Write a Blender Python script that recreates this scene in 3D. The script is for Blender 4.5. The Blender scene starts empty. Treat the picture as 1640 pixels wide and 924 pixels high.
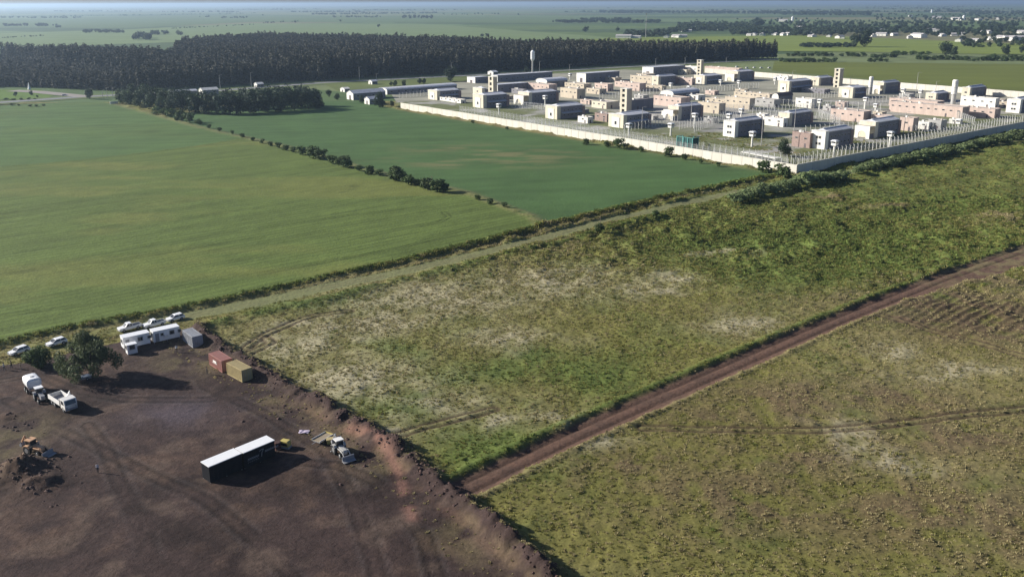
import bpy, math, random
import numpy as np
from mathutils import Vector, Matrix
random.seed(7)
rng = np.random.default_rng(7)
R = math.radians
scene = bpy.context.scene
col = scene.collection

# ------------------------------------------------------------------ camera
FPX, CAMH, PPY = 1400.0, 75.0, 382.0          # focal length in photo pixels, flying height, principal row
PITCH = math.atan((PPY - 5.2) / FPX)
ROLL = math.atan(-5.5 / 1640)
cF = Vector((0, math.cos(PITCH), -math.sin(PITCH)))
cR0 = Vector((1, 0, 0)); cU0 = Vector((0, math.sin(PITCH), math.cos(PITCH)))
cR = cR0 * math.cos(ROLL) + cU0 * math.sin(ROLL)
cU = -cR0 * math.sin(ROLL) + cU0 * math.cos(ROLL)
cam_d = bpy.data.cameras.new('camera'); cam = bpy.data.objects.new('camera', cam_d); col.objects.link(cam)
cam.matrix_world = Matrix(((cR.x, cU.x, -cF.x, 0), (cR.y, cU.y, -cF.y, 0), (cR.z, cU.z, -cF.z, CAMH), (0, 0, 0, 1)))
cam_d.sensor_width = 36; cam_d.lens = 36 * FPX / 1640
cam_d.shift_y = -(462 - PPY) / 1640
cam_d.clip_start = 1; cam_d.clip_end = 90000
scene.camera = cam

# ------------------------------------------------------------------ sky, sun, exposure
SUN_EL = R(24)
LIGHT = Vector((1, -0.2, 0)).normalized()     # the way the light travels over the ground
world = bpy.data.worlds.new('World'); scene.world = world; world.use_nodes = True
wn = world.node_tree.nodes; wl = world.node_tree.links
sky = wn.new('ShaderNodeTexSky'); sky.sky_type = 'NISHITA'; sky.sun_disc = False
sky.sun_elevation = SUN_EL
sky.sun_rotation = math.atan2(-LIGHT.x, -LIGHT.y)
sky.air_density = 0.7; sky.dust_density = 1.6; sky.ozone_density = 1.5
tint = wn.new('ShaderNodeVectorMath'); tint.operation = 'MULTIPLY'; tint.inputs[1].default_value = (0.88, 0.97, 1.14)   # camera white balance
wl.new(sky.outputs[0], tint.inputs[0]); wl.new(tint.outputs[0], wn['Background'].inputs['Color'])
wn['Background'].inputs['Strength'].default_value = 0.06
sd = bpy.data.lights.new('sun', 'SUN'); sd.energy = 5.0; sd.angle = R(0.55); sd.color = (1, 0.95, 0.87)
sun = bpy.data.objects.new('sun', sd); col.objects.link(sun)
dirv = Vector((LIGHT.x * math.cos(SUN_EL), LIGHT.y * math.cos(SUN_EL), -math.sin(SUN_EL)))
sun.rotation_euler = dirv.to_track_quat('-Z', 'Y').to_euler()
sun.location = (-200, 60, 200)
vs = scene.view_settings
vs.view_transform = 'Standard'; vs.look = 'None'; vs.exposure = 0.72; vs.gamma = 1; vs.use_curve_mapping = False
scene.render.engine = 'CYCLES'

# ------------------------------------------------------------------ helpers
def P(x, y, z=0.0):
    """ground point (at height z) that the survey photo shows at pixel x, y"""
    u = (x - 820) / FPX; v = (PPY - y) / FPX
    d = cF + cR * u + cU * v
    t = (z - CAMH) / d.z
    return Vector((d.x * t, d.y * t, z))

def P2(x, y):
    p = P(x, y); return (p.x, p.y)

def link(o, parent=None):
    col.objects.link(o)
    if parent is not None: o.parent = parent
    return o

def tag(o, label=None, cat=None, group=None, kind=None):
    if label: o['label'] = label
    if cat: o['category'] = cat
    if group: o['group'] = group
    if kind: o['kind'] = kind
    return o

def empty(name, loc, rz=0.0):
    o = bpy.data.objects.new(name, None); o.empty_display_size = 0.5
    o.location = loc; o.rotation_euler = (0, 0, rz)
    return link(o)

def copy_tree(o, parent=None):
    c = o.copy(); col.objects.link(c); c.parent = parent
    for ch in o.children: copy_tree(ch, c)
    return c

class MB:
    def __init__(s): s.v = []; s.f = []; s.m = []
    def add(s, vs_, fs, mi=0):
        b = len(s.v); s.v += [tuple(q) for q in vs_]
        for f in fs: s.f.append(tuple(b + i for i in f)); s.m.append(mi)
        return s
    def box(s, x0, x1, y0, y1, z0, z1, mi=0):
        return s.add([(x0, y0, z0), (x1, y0, z0), (x1, y1, z0), (x0, y1, z0), (x0, y0, z1), (x1, y0, z1), (x1, y1, z1), (x0, y1, z1)],
                     [(0, 3, 2, 1), (4, 5, 6, 7), (0, 1, 5, 4), (1, 2, 6, 5), (2, 3, 7, 6), (3, 0, 4, 7)], mi)
    def prism_y(s, prof, y0, y1, mi=0):
        """profile in x,z extruded along y (profile counter-clockwise seen from -y)"""
        n = len(prof)
        vv = [(x, y0, z) for x, z in prof] + [(x, y1, z) for x, z in prof]
        ff = [tuple(range(n)), tuple(range(2 * n - 1, n - 1, -1))] + [(i, i + n, (i + 1) % n + n, (i + 1) % n) for i in range(n)]
        return s.add(vv, ff, mi)
    def prism_x(s, prof, x0, x1, mi=0):
        n = len(prof)
        vv = [(x0, y, z) for y, z in prof] + [(x1, y, z) for y, z in prof]
        ff = [tuple(range(n - 1, -1, -1)), tuple(range(n, 2 * n))] + [(i, (i + 1) % n, (i + 1) % n + n, i + n) for i in range(n)]
        return s.add(vv, ff, mi)
    def prism_z(s, prof, z0, z1, mi=0):
        n = len(prof)
        vv = [(x, y, z0) for x, y in prof] + [(x, y, z1) for x, y in prof]
        ff = [tuple(range(n - 1, -1, -1)), tuple(range(n, 2 * n))] + [(i, (i + 1) % n, (i + 1) % n + n, i + n) for i in range(n)]
        return s.add(vv, ff, mi)
    def cyl(s, p0, p1, r0, r1=None, n=12, mi=0):
        r1 = r0 if r1 is None else r1
        p0 = Vector(p0); p1 = Vector(p1); a = (p1 - p0).normalized()
        t = Vector((0, 0, 1)) if abs(a.z) < 0.9 else Vector((1, 0, 0))
        e = a.cross(t).normalized(); g = a.cross(e)
        vv = []
        for p, r in ((p0, r0), (p1, r1)):
            for i in range(n):
                w = 2 * math.pi * i / n
                vv.append(p + e * (r * math.cos(w)) + g * (r * math.sin(w)))
        ff = [(i, i + n, (i + 1) % n + n, (i + 1) % n) for i in range(n)] + [tuple(range(n)), tuple(range(2 * n - 1, n - 1, -1))]
        return s.add(vv, ff, mi)
    def tube(s, pts, r, n=6, mi=0):
        for a, b in zip(pts[:-1], pts[1:]): s.cyl(a, b, r, r, n, mi)
        return s
    def mesh(s, name):
        me = bpy.data.meshes.new(name); me.from_pydata(s.v, [], s.f)
        me.polygons.foreach_set('material_index', s.m); me.update()
        return me
    def build(s, name, mats, parent=None):
        me = s.mesh(name)
        for m in (mats if isinstance(mats, (list, tuple)) else [mats]): me.materials.append(m)
        return link(bpy.data.objects.new(name, me), parent)

def inst(name, me, parent=None, loc=(0, 0, 0), rz=0.0, sc=(1, 1, 1)):
    o = bpy.data.objects.new(name, me); o.location = loc; o.rotation_euler = (0, 0, rz); o.scale = sc
    return link(o, parent)

# ------------------------------------------------------------------ materials
def mat(name, c, rough=0.8, var=0.12, scale=1.5, bump=0.0, bscale=None, metal=0.0, streak=False, dirt=None, rand=0.0, spec=0.3):
    m = bpy.data.materials.new(name); m.use_nodes = True
    nt = m.node_tree; N = nt.nodes; L = nt.links; b = N['Principled BSDF']
    b.inputs['Roughness'].default_value = rough; b.inputs['Metallic'].default_value = metal
    b.inputs['Specular IOR Level'].default_value = spec
    tc = N.new('ShaderNodeTexCoord')
    nz = N.new('ShaderNodeTexNoise'); nz.inputs['Scale'].default_value = scale; nz.inputs['Detail'].default_value = 6
    nz.inputs['Roughness'].default_value = 0.65
    src = tc.outputs['Object']
    if streak:
        mp = N.new('ShaderNodeMapping'); mp.inputs['Scale'].default_value = (1, 1, 0.18); L.new(src, mp.inputs[0]); src = mp.outputs[0]
    L.new(src, nz.inputs['Vector'])
    mr = N.new('ShaderNodeMapRange'); mr.inputs[1].default_value = 0.25; mr.inputs[2].default_value = 0.75
    mr.inputs[3].default_value = 1 - var; mr.inputs[4].default_value = 1 + var
    L.new(nz.outputs[0], mr.inputs[0])
    fac = mr.outputs[0]
    if rand:
        oi = N.new('ShaderNodeObjectInfo'); m2 = N.new('ShaderNodeMapRange')
        m2.inputs[3].default_value = 1 - rand; m2.inputs[4].default_value = 1 + rand
        L.new(oi.outputs['Random'], m2.inputs[0])
        mm = N.new('ShaderNodeMath'); mm.operation = 'MULTIPLY'; L.new(fac, mm.inputs[0]); L.new(m2.outputs[0], mm.inputs[1]); fac = mm.outputs[0]
    vm = N.new('ShaderNodeVectorMath'); vm.operation = 'SCALE'; vm.inputs[0].default_value = c
    L.new(fac, vm.inputs['Scale']); out = vm.outputs[0]
    if dirt:
        n2 = N.new('ShaderNodeTexNoise'); n2.inputs['Scale'].default_value = scale * 0.6; n2.inputs['Detail'].default_value = 8
        L.new(src, n2.inputs['Vector'])
        r2 = N.new('ShaderNodeMapRange'); r2.inputs[1].default_value = 0.5; r2.inputs[2].default_value = 0.72; r2.inputs[4].default_value = 0.75
        L.new(n2.outputs[0], r2.inputs[0])
        mx = N.new('ShaderNodeMix'); mx.data_type = 'RGBA'; L.new(r2.outputs[0], mx.inputs[0])
        L.new(out, mx.inputs[6]); mx.inputs[7].default_value = (*dirt, 1); out = mx.outputs[2]
    L.new(out, b.inputs['Base Color'])
    if bump:
        n3 = N.new('ShaderNodeTexNoise'); n3.inputs['Scale'].default_value = bscale or scale * 4; n3.inputs['Detail'].default_value = 5
        L.new(tc.outputs['Object'], n3.inputs['Vector'])
        bp = N.new('ShaderNodeBump'); bp.inputs['Strength'].default_value = bump; bp.inputs['Distance'].default_value = 0.1
        L.new(n3.outputs[0], bp.inputs['Height']); L.new(bp.outputs[0], b.inputs['Normal'])
    return m

def leaf_mat(name, c, var=0.3, rand=0.25, transl=0.25):
    m = bpy.data.materials.new(name); m.use_nodes = True
    nt = m.node_tree; N = nt.nodes; L = nt.links
    b = N['Principled BSDF']; b.inputs['Roughness'].default_value = 0.75; b.inputs['Specular IOR Level'].default_value = 0.25
    geo = N.new('ShaderNodeNewGeometry'); oi = N.new('ShaderNodeObjectInfo')
    a = N.new('ShaderNodeMapRange'); a.inputs[3].default_value = 1 - var; a.inputs[4].default_value = 1 + var
    L.new(geo.outputs['Random Per Island'], a.inputs[0])
    d = N.new('ShaderNodeMapRange'); d.inputs[3].default_value = 1 - rand; d.inputs[4].default_value = 1 + rand
    L.new(oi.outputs['Random'], d.inputs[0])
    mm = N.new('ShaderNodeMath'); mm.operation = 'MULTIPLY'; L.new(a.outputs[0], mm.inputs[0]); L.new(d.outputs[0], mm.inputs[1])
    vm = N.new('ShaderNodeVectorMath'); vm.operation = 'SCALE'; vm.inputs[0].default_value = c; L.new(mm.outputs[0], vm.inputs['Scale'])
    L.new(vm.outputs[0], b.inputs['Base Color'])
    tr = N.new('ShaderNodeBsdfTranslucent'); L.new(vm.outputs[0], tr.inputs[0])
    mx = N.new('ShaderNodeMixShader'); mx.inputs[0].default_value = transl
    L.new(b.outputs[0], mx.inputs[1]); L.new(tr.outputs[0], mx.inputs[2])
    L.new(mx.outputs[0], N['Material Output'].inputs['Surface'])
    return m

def mesh_mat(name, c, cover):
    """chain link: most of it is air"""
    m = bpy.data.materials.new(name); m.use_nodes = True
    N = m.node_tree.nodes; L = m.node_tree.links; b = N['Principled BSDF']
    b.inputs['Base Color'].default_value = (*c, 1); b.inputs['Roughness'].default_value = 0.6; b.inputs['Metallic'].default_value = 0.3
    t = N.new('ShaderNodeBsdfTransparent'); mx = N.new('ShaderNodeMixShader'); mx.inputs[0].default_value = cover
    L.new(t.outputs[0], mx.inputs[1]); L.new(b.outputs[0], mx.inputs[2]); L.new(mx.outputs[0], N['Material Output'].inputs['Surface'])
    return m

def ground_mat(name):
    """colour from the vegetation survey attribute 'cover', grain from noise"""
    m = bpy.data.materials.new(name); m.use_nodes = True
    nt = m.node_tree; N = nt.nodes; L = nt.links; b = N['Principled BSDF']
    b.inputs['Roughness'].default_value = 0.95; b.inputs['Specular IOR Level'].default_value = 0.15
    at = N.new('ShaderNodeAttribute'); at.attribute_name = 'cover'
    tc = N.new('ShaderNodeTexCoord')
    n1 = N.new('ShaderNodeTexNoise'); n1.inputs['Scale'].default_value = 1.3; n1.inputs['Detail'].default_value = 7; n1.inputs['Roughness'].default_value = 0.7
    L.new(tc.outputs['Object'], n1.inputs['Vector'])
    mr = N.new('ShaderNodeMapRange'); mr.inputs[1].default_value = 0.28; mr.inputs[2].default_value = 0.72; mr.inputs[3].default_value = 0.66; mr.inputs[4].default_value = 1.34
    L.new(n1.outputs[0], mr.inputs[0])
    vm = N.new('ShaderNodeVectorMath'); vm.operation = 'SCALE'; L.new(at.outputs['Color'], vm.inputs[0]); L.new(mr.outputs[0], vm.inputs['Scale'])
    L.new(vm.outputs[0], b.inputs['Base Color'])
    n2 = N.new('ShaderNodeTexNoise'); n2.inputs['Scale'].default_value = 0.9; n2.inputs['Detail'].default_value = 8; n2.inputs['Roughness'].default_value = 0.7
    L.new(tc.outputs['Object'], n2.inputs['Vector'])
    bp = N.new('ShaderNodeBump'); bp.inputs['Strength'].default_value = 0.55; bp.inputs['Distance'].default_value = 0.5
    L.new(n2.outputs[0], bp.inputs['Height']); L.new(bp.outputs[0], b.inputs['Normal'])
    return m

def field_mat(name, c, var=0.16, scale=0.03, ang=0.66):
    m = bpy.data.materials.new(name); m.use_nodes = True
    nt = m.node_tree; N = nt.nodes; L = nt.links; b = N['Principled BSDF']
    b.inputs['Roughness'].default_value = 0.95; b.inputs['Specular IOR Level'].default_value = 0.1
    tc = N.new('ShaderNodeTexCoord'); mp = N.new('ShaderNodeMapping'); mp.inputs['Rotation'].default_value = (0, 0, ang); mp.inputs['Scale'].default_value = (0.25, 1, 1)
    L.new(tc.outputs['Object'], mp.inputs[0])
    n1 = N.new('ShaderNodeTexNoise'); n1.inputs['Scale'].default_value = scale; n1.inputs['Detail'].default_value = 7
    L.new(mp.outputs[0], n1.inputs['Vector'])
    mr = N.new('ShaderNodeMapRange'); mr.inputs[1].default_value = 0.25; mr.inputs[2].default_value = 0.75; mr.inputs[3].default_value = 1 - var; mr.inputs[4].default_value = 1 + var
    L.new(n1.outputs[0], mr.inputs[0])
    vm = N.new('ShaderNodeVectorMath'); vm.operation = 'SCALE'; vm.inputs[0].default_value = c; L.new(mr.outputs[0], vm.inputs['Scale'])
    L.new(vm.outputs[0], b.inputs['Base Color'])
    return m

def plain_mat(name):
    """the plain to the horizon: a patchwork of far fields"""
    m = bpy.data.materials.new(name); m.use_nodes = True
    nt = m.node_tree; N = nt.nodes; L = nt.links; b = N['Principled BSDF']
    b.inputs['Roughness'].default_value = 0.95; b.inputs['Specular IOR Level'].default_value = 0.1
    tc = N.new('ShaderNodeTexCoord'); mp = N.new('ShaderNodeMapping')
    mp.inputs['Rotation'].default_value = (0, 0, R(-38)); mp.inputs['Scale'].default_value = (1 / 900, 1 / 520, 1)
    L.new(tc.outputs['Object'], mp.inputs[0])
    v = N.new('ShaderNodeTexVoronoi'); v.voronoi_dimensions = '2D'; v.distance = 'CHEBYCHEV'; v.inputs['Scale'].default_value = 1.0; v.inputs['Randomness'].default_value = 0.75
    L.new(mp.outputs[0], v.inputs['Vector'])
    sp = N.new('ShaderNodeSeparateColor'); L.new(v.outputs['Color'], sp.inputs[0])
    cr = N.new('ShaderNodeValToRGB'); L.new(sp.outputs[0], cr.inputs[0])
    e = cr.color_ramp.elements
    cols = [(0.085, 0.13, 0.05), (0.12, 0.17, 0.07), (0.07, 0.105, 0.045), (0.15, 0.18, 0.08), (0.105, 0.15, 0.055), (0.17, 0.165, 0.09)]
    cr.color_ramp.interpolation = 'CONSTANT'
    e[0].position = 0; e[0].color = (*cols[0], 1); e[1].position = 0.17; e[1].color = (*cols[1], 1)
    for i, p in enumerate((0.36, 0.54, 0.7, 0.88)):
        q = e.new(p); q.color = (*cols[i + 2], 1)
    n1 = N.new('ShaderNodeTexNoise'); n1.inputs['Scale'].default_value = 0.012; n1.inputs['Detail'].default_value = 8
    L.new(tc.outputs['Object'], n1.inputs['Vector'])
    mr = N.new('ShaderNodeMapRange'); mr.inputs[1].default_value = 0.25; mr.inputs[2].default_value = 0.75; mr.inputs[3].default_value = 0.8; mr.inputs[4].default_value = 1.2
    L.new(n1.outputs[0], mr.inputs[0])
    vm = N.new('ShaderNodeVectorMath'); vm.operation = 'SCALE'; L.new(cr.outputs[0], vm.inputs[0]); L.new(mr.outputs[0], vm.inputs['Scale'])
    L.new(vm.outputs[0], b.inputs['Base Color'])
    return m

M = {}
M['ground'] = ground_mat('ground_cover'); M['plain'] = plain_mat('plain')
M['cream'] = mat('cream_render', (0.60, 0.55, 0.43), var=0.1, scale=0.5, streak=True, dirt=(0.42, 0.37, 0.29))
M['white_r'] = mat('white_render', (0.72, 0.70, 0.64), var=0.08, scale=0.5, streak=True, dirt=(0.52, 0.48, 0.42))
M['pink'] = mat('pink_render', (0.52, 0.41, 0.35), var=0.14, scale=0.4, streak=True, dirt=(0.36, 0.28, 0.24))
M['beige'] = mat('beige_render', (0.50, 0.43, 0.33), var=0.12, scale=0.4, streak=True, dirt=(0.38, 0.33, 0.26))
M['brick'] = mat('brick_wall', (0.30, 0.22, 0.19), var=0.2, scale=0.8)
M['shaded_grey_wall'] = mat('shaded_grey_wall', (0.20, 0.195, 0.21), var=0.2, scale=0.5, streak=True)  # blue-grey walls, darkened so the colour carries the shade of the side faces
M['metal_roof'] = mat('zinc_roof', (0.52, 0.53, 0.56), rough=0.55, var=0.14, scale=0.5, metal=0.1, dirt=(0.38, 0.36, 0.34))
M['flat_roof'] = mat('flat_roof', (0.50, 0.45, 0.39), var=0.16, scale=0.25, dirt=(0.3, 0.26, 0.22))
M['dark_roof'] = mat('dark_roof', (0.12, 0.10, 0.105), var=0.15, scale=0.4)
M['glass'] = mat('dark_glass', (0.02, 0.024, 0.03), rough=0.15, var=0.1, spec=0.6)
M['concrete'] = mat('wall_concrete', (0.60, 0.57, 0.49), var=0.08, scale=0.35, streak=True, dirt=(0.46, 0.43, 0.37), rand=0.05)
M['conc_grey'] = mat('grey_concrete', (0.38, 0.37, 0.35), var=0.12, scale=0.4)
M['post'] = mat('fence_post', (0.60, 0.59, 0.55), rough=0.7, rand=0.15)
M['link'] = mesh_mat('chain_link', (0.42, 0.43, 0.42), 0.16)
M['white_p'] = mat('white_paint', (0.78, 0.78, 0.77), rough=0.35, var=0.05, spec=0.5)
M['white_d'] = mat('dusty_white_paint', (0.72, 0.70, 0.66), rough=0.45, var=0.07, scale=0.8, dirt=(0.5, 0.44, 0.37), spec=0.4)
M['black_p'] = mat('black_paint', (0.012, 0.013, 0.016), rough=0.4, var=0.2)
M['grey_p'] = mat('grey_paint', (0.25, 0.25, 0.26), rough=0.5)
M['tyre'] = mat('tyre_rubber', (0.02, 0.02, 0.02), rough=0.9)
M['rim'] = mat('steel_rim', (0.35, 0.35, 0.35), rough=0.4, metal=0.6)
M['teal'] = mat('teal_paint', (0.10, 0.30, 0.28), rough=0.5)
M['dteal'] = mat('dark_green_panel', (0.015, 0.07, 0.065), rough=0.6)
M['yellow'] = mat('yellow_paint', (0.46, 0.38, 0.12), rough=0.5, dirt=(0.25, 0.18, 0.1))
M['tan'] = mat('faded_orange_paint', (0.50, 0.30, 0.17), rough=0.6, dirt=(0.3, 0.2, 0.14))
M['c_yel'] = mat('ochre_container_paint', (0.42, 0.34, 0.17), rough=0.6, var=0.1, dirt=(0.3, 0.22, 0.12))
M['c_red'] = mat('faded_red_container_paint', (0.36, 0.17, 0.14), rough=0.6, var=0.12, dirt=(0.3, 0.2, 0.17))
M['c_gry'] = mat('grey_container_paint', (0.34, 0.35, 0.37), rough=0.55, var=0.1, dirt=(0.25, 0.23, 0.2))
M['bark'] = mat('bark', (0.05, 0.04, 0.032), var=0.25, scale=2)
M['palebark'] = mat('pale_bark', (0.30, 0.27, 0.22), var=0.25, scale=2)
M['asphalt'] = mat('asphalt', (0.19, 0.19, 0.195), var=0.12, scale=0.2)
M['verge'] = field_mat('verge_grass', (0.12, 0.15, 0.06))
M['road_line'] = mat('road_paint', (0.7, 0.7, 0.66))
M['soil'] = mat('soil_clod', (0.075, 0.042, 0.034), var=0.3, scale=1.2, bump=0.6, rand=0.35)
M['wood'] = mat('grey_timber', (0.28, 0.23, 0.16), var=0.2, scale=2)
M['skin'] = mat('skin', (0.40, 0.24, 0.17), rough=0.6)
M['rooftile'] = mat('far_roof', (0.40, 0.38, 0.37), var=0.2)
M['leaf_bush'] = leaf_mat('hedge_leaves', (0.07, 0.105, 0.035))
M['leaf_shrub'] = leaf_mat('shrub_leaves', (0.19, 0.24, 0.105), transl=0.4)
M['leaf_willow'] = leaf_mat('willow_leaves', (0.085, 0.105, 0.05), rand=0.1)
M['leaf_dark'] = leaf_mat('evergreen_leaves', (0.032, 0.052, 0.030))
M['leaf_grove'] = leaf_mat('grove_leaves', (0.045, 0.068, 0.035))
M['leaf_forest'] = leaf_mat('forest_leaves', (0.052, 0.052, 0.034), rand=0.35, transl=0.08)
M['weed_green'] = leaf_mat('weed_green', (0.125, 0.160, 0.038), rand=0.35)
M['weed_olive'] = leaf_mat('weed_olive', (0.200, 0.190, 0.056), rand=0.3)
M['weed_straw'] = leaf_mat('weed_straw', (0.30, 0.255, 0.13), rand=0.3)

# ------------------------------------------------------------------ numpy noise
def vnoise(x, y, seed=0):
    xi = np.floor(x).astype(np.int64); yi = np.floor(y).astype(np.int64)
    fx = x - xi; fy = y - yi
    fx = fx * fx * (3 - 2 * fx); fy = fy * fy * (3 - 2 * fy)
    def h(a, b):
        n = (a * 374761393 + b * 668265263 + seed * 1442695041) & 0xffffffff
        n = ((n ^ (n >> 13)) * 1274126177) & 0xffffffff
        return ((n ^ (n >> 16)) & 0xffff) / 65535.0
    a = h(xi, yi); b = h(xi + 1, yi); c = h(xi, yi + 1); d = h(xi + 1, yi + 1)
    return (a * (1 - fx) + b * fx) * (1 - fy) + (c * (1 - fx) + d * fx) * fy
def fbm(x, y, size, seed=0, octv=4, gain=0.5):
    s = 0; a = 1; t = 0
    for i in range(octv):
        s = s + a * vnoise(x / size * 2 ** i + 17.3 * i, y / size * 2 ** i - 9.1 * i, seed + i); t += a; a *= gain
    return s / t
def pdist(x, y, line):
    """distance to a polyline and the arc length along it"""
    best = np.full(x.shape, 1e9); arc = np.zeros(x.shape); s0 = 0.0; side = np.zeros(x.shape)
    for (ax, ay), (bx, by) in zip(line[:-1], line[1:]):
        dx, dy = bx - ax, by - ay; l2 = dx * dx + dy * dy; l = math.sqrt(l2)
        t = np.clip(((x - ax) * dx + (y - ay) * dy) / l2, 0, 1)
        d = np.hypot(x - ax - t * dx, y - ay - t * dy)
        w = d < best
        best = np.where(w, d, best); arc = np.where(w, s0 + t * l, arc)
        side = np.where(w, np.sign(dx * (y - ay) - dy * (x - ax)), side); s0 += l
    return best, arc, side
def inpoly(x, y, poly):
    r = np.zeros(x.shape, bool); n = len(poly)
    for i in range(n):
        x0, y0 = poly[i]; x1, y1 = poly[(i + 1) % n]
        if y0 == y1: continue
        c = ((y0 > y) != (y1 > y)) & (x < (x1 - x0) * (y - y0) / (y1 - y0) + x0)
        r ^= c
    return r
def sstep(a, b, x):
    t = np.clip((x - a) / (b - a), 0, 1); return t * t * (3 - 2 * t)
L_ = lambda pts: [P2(*q) for q in pts]

# ------------------------------------------------------------------ survey lines
HB = L_([(-260, 612), (-100, 576), (0, 553), (100, 530), (200, 512), (300, 493), (420, 468), (540, 441), (640, 421), (760, 392), (860, 367), (940, 349), (1010, 331), (1100, 310), (1200, 289), (1245, 283)])
HC = L_([(185, 167), (230, 180), (280, 193), (330, 207), (400, 222), (470, 238), (540, 258), (600, 275), (650, 288), (700, 298), (745, 308), (800, 328), (850, 346), (872, 364)])
AB = L_([(-400, 306), (0, 268), (120, 258), (250, 243), (330, 232), (395, 221)])
TRACK = L_([(250, 515), (330, 500), (420, 482), (540, 456), (640, 436), (760, 408), (860, 383), (960, 357), (1060, 333), (1160, 311), (1260, 293), (1400, 268), (1640, 222), (1800, 195)])
WEED2 = L_([(330, 522), (440, 497), (560, 470), (640, 450), (720, 432), (800, 411), (900, 388), (960, 372), (1060, 346)])
LANE = L_([(520, 905), (620, 850), (690, 806), (760, 772), (900, 704), (1000, 659), (1150, 594), (1300, 529), (1390, 492), (1500, 448), (1640, 398), (1800, 345)])
BERM = L_([(318, 528), (338, 548), (370, 568), (430, 602), (480, 632), (540, 664), (600, 697), (650, 730), (690, 763), (760, 820), (850, 900), (930, 980)])
YARD = L_([(-300, 640), (-60, 592), (60, 578), (190, 548), (240, 536), (312, 524), (338, 548), (370, 568), (430, 602), (480, 632), (540, 664), (600, 697), (650, 730), (690, 763), (760, 820), (850, 900), (930, 980), (-300, 1100)])
POLY_L = HC + [HB[10], HB[9], HB[8], HB[7], HB[6], HB[5], HB[4], HB[3], HB[2], HB[1], HB[0]] + L_([(-700, 700), (-1400, 400), (-700, 180), (-60, 172), (60, 166), (150, 162)])
W_NEAR, W_LEFT, W_RIGHT = P(1275, 279), P(642, 174), P(1660, 202)
W_FAR0, W_FAR1 = P(1129, 117), P(1660, 159)
POLY_C = HC[3:] + HB[11:] + [P2(1262, 281), P2(642, 177), P2(612, 170), P2(600, 162), P2(520, 162), P2(400, 168), P2(300, 181), P2(262, 186)]
PRISON = [(W_NEAR.x, W_NEAR.y), (W_RIGHT.x + 40, W_RIGHT.y + 30), (W_FAR1.x + 40, W_FAR1.y), (W_FAR0.x, W_FAR0.y), P2(1000, 112), P2(830, 122), P2(620, 142), (W_LEFT.x, W_LEFT.y)]
RUTS = [L_([(1030, 683), (1140, 686), (1300, 688), (1400, 682), (1480, 672), (1560, 662), (1640, 655), (1760, 640)]),
        L_([(560, 722), (620, 702), (690, 680), (740, 668), (790, 655)]),
        L_([(395, 556), (425, 535), (470, 515), (505, 505), (560, 497)]),
        L_([(400, 565), (435, 548), (425, 540)]),
        L_([(1390, 498), (1440, 512), (1500, 530), (1560, 545), (1640, 570), (1740, 600)])]
CROPRUTS = [L_([(680, 362), (705, 356), (720, 347), (712, 340)]), L_([(550, 308), (566, 303), (568, 296)]),
            L_([(0, 505), (150, 487), (300, 458), (430, 436), (640, 398), (770, 360)]), L_([(420, 365), (560, 345), (690, 330)]), L_([(0, 440), (200, 415), (420, 380)])]
YTR = [L_([(0, 610), (60, 600), (120, 625), (200, 640), (330, 640), (420, 625)]), L_([(10, 640), (80, 680), (160, 720), (240, 760), (330, 800), (430, 880), (520, 990)]), L_([(140, 680), (170, 720), (190, 770), (230, 850), (260, 1000)]), L_([(300, 560), (330, 620), (420, 660), (520, 720), (560, 790), (600, 900), (620, 1000)]), L_([(480, 740), (540, 745), (600, 770), (680, 860), (720, 1000)])]
PALE = [(1062, 447, 9, 4.5), (1020, 462, 6, 5), (1085, 462, 7, 2.5), (1150, 405, 9, 2), (640, 690, 5, 3), (790, 668, 5, 2.5), (900, 668, 6, 3), (700, 640, 9, 4), (480, 555, 14, 7), (700, 480, 26, 9),
        (560, 610, 16, 8), (820, 540, 12, 4), (880, 450, 22, 9), (600, 520, 16, 6), (1420, 560, 6, 3), (1540, 600, 14, 2.5), (1370, 710, 6, 5), (1430, 740, 6, 3), (960, 700, 5, 3), (1190, 520, 10, 4), (500, 525, 12, 4)]
GREEN = [(790, 590, 16, 5), (700, 600, 8, 4), (620, 560, 7, 4), (860, 575, 6, 4), (960, 600, 14, 8), (1320, 440, 36, 12), (1200, 390, 40, 10), (1480, 330, 50, 14), (1450, 420, 25, 9), (760, 720, 10, 7),
         (480, 490, 16, 3), (560, 480, 14, 4), (640, 650, 10, 4), (1340, 380, 40, 10)]
BROWN = [(1500, 480, 30, 7), (1580, 450, 30, 6), (1600, 530, 22, 7), (1450, 515, 12, 3), (1600, 350, 14, 5), (1420, 330, 20, 3), (1330, 318, 14, 3), (1260, 640, 18, 6), (1420, 640, 18, 5), (1130, 660, 14, 5), (1300, 730, 20, 6), (1520, 700, 22, 6), (1000, 740, 12, 5), (1200, 800, 25, 8), (1500, 830, 25, 8)]
def blobs(x, y, lst, seed):
    r = np.zeros(x.shape)
    jx = (fbm(x, y, 9, seed) - 0.5) * 14; jy = (fbm(x, y, 9, seed + 50) - 0.5) * 14
    for px, py, sx, sy in lst:
        cx, cy = P2(px, py)
        # blob size in metres: across and away
        dx = (x + jx - cx); dy = (y + jy - cy)
        r = np.maximum(r, np.exp(-((dx / sx) ** 2 + (dy / (sy * 1.7)) ** 2)))
    return r

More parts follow.
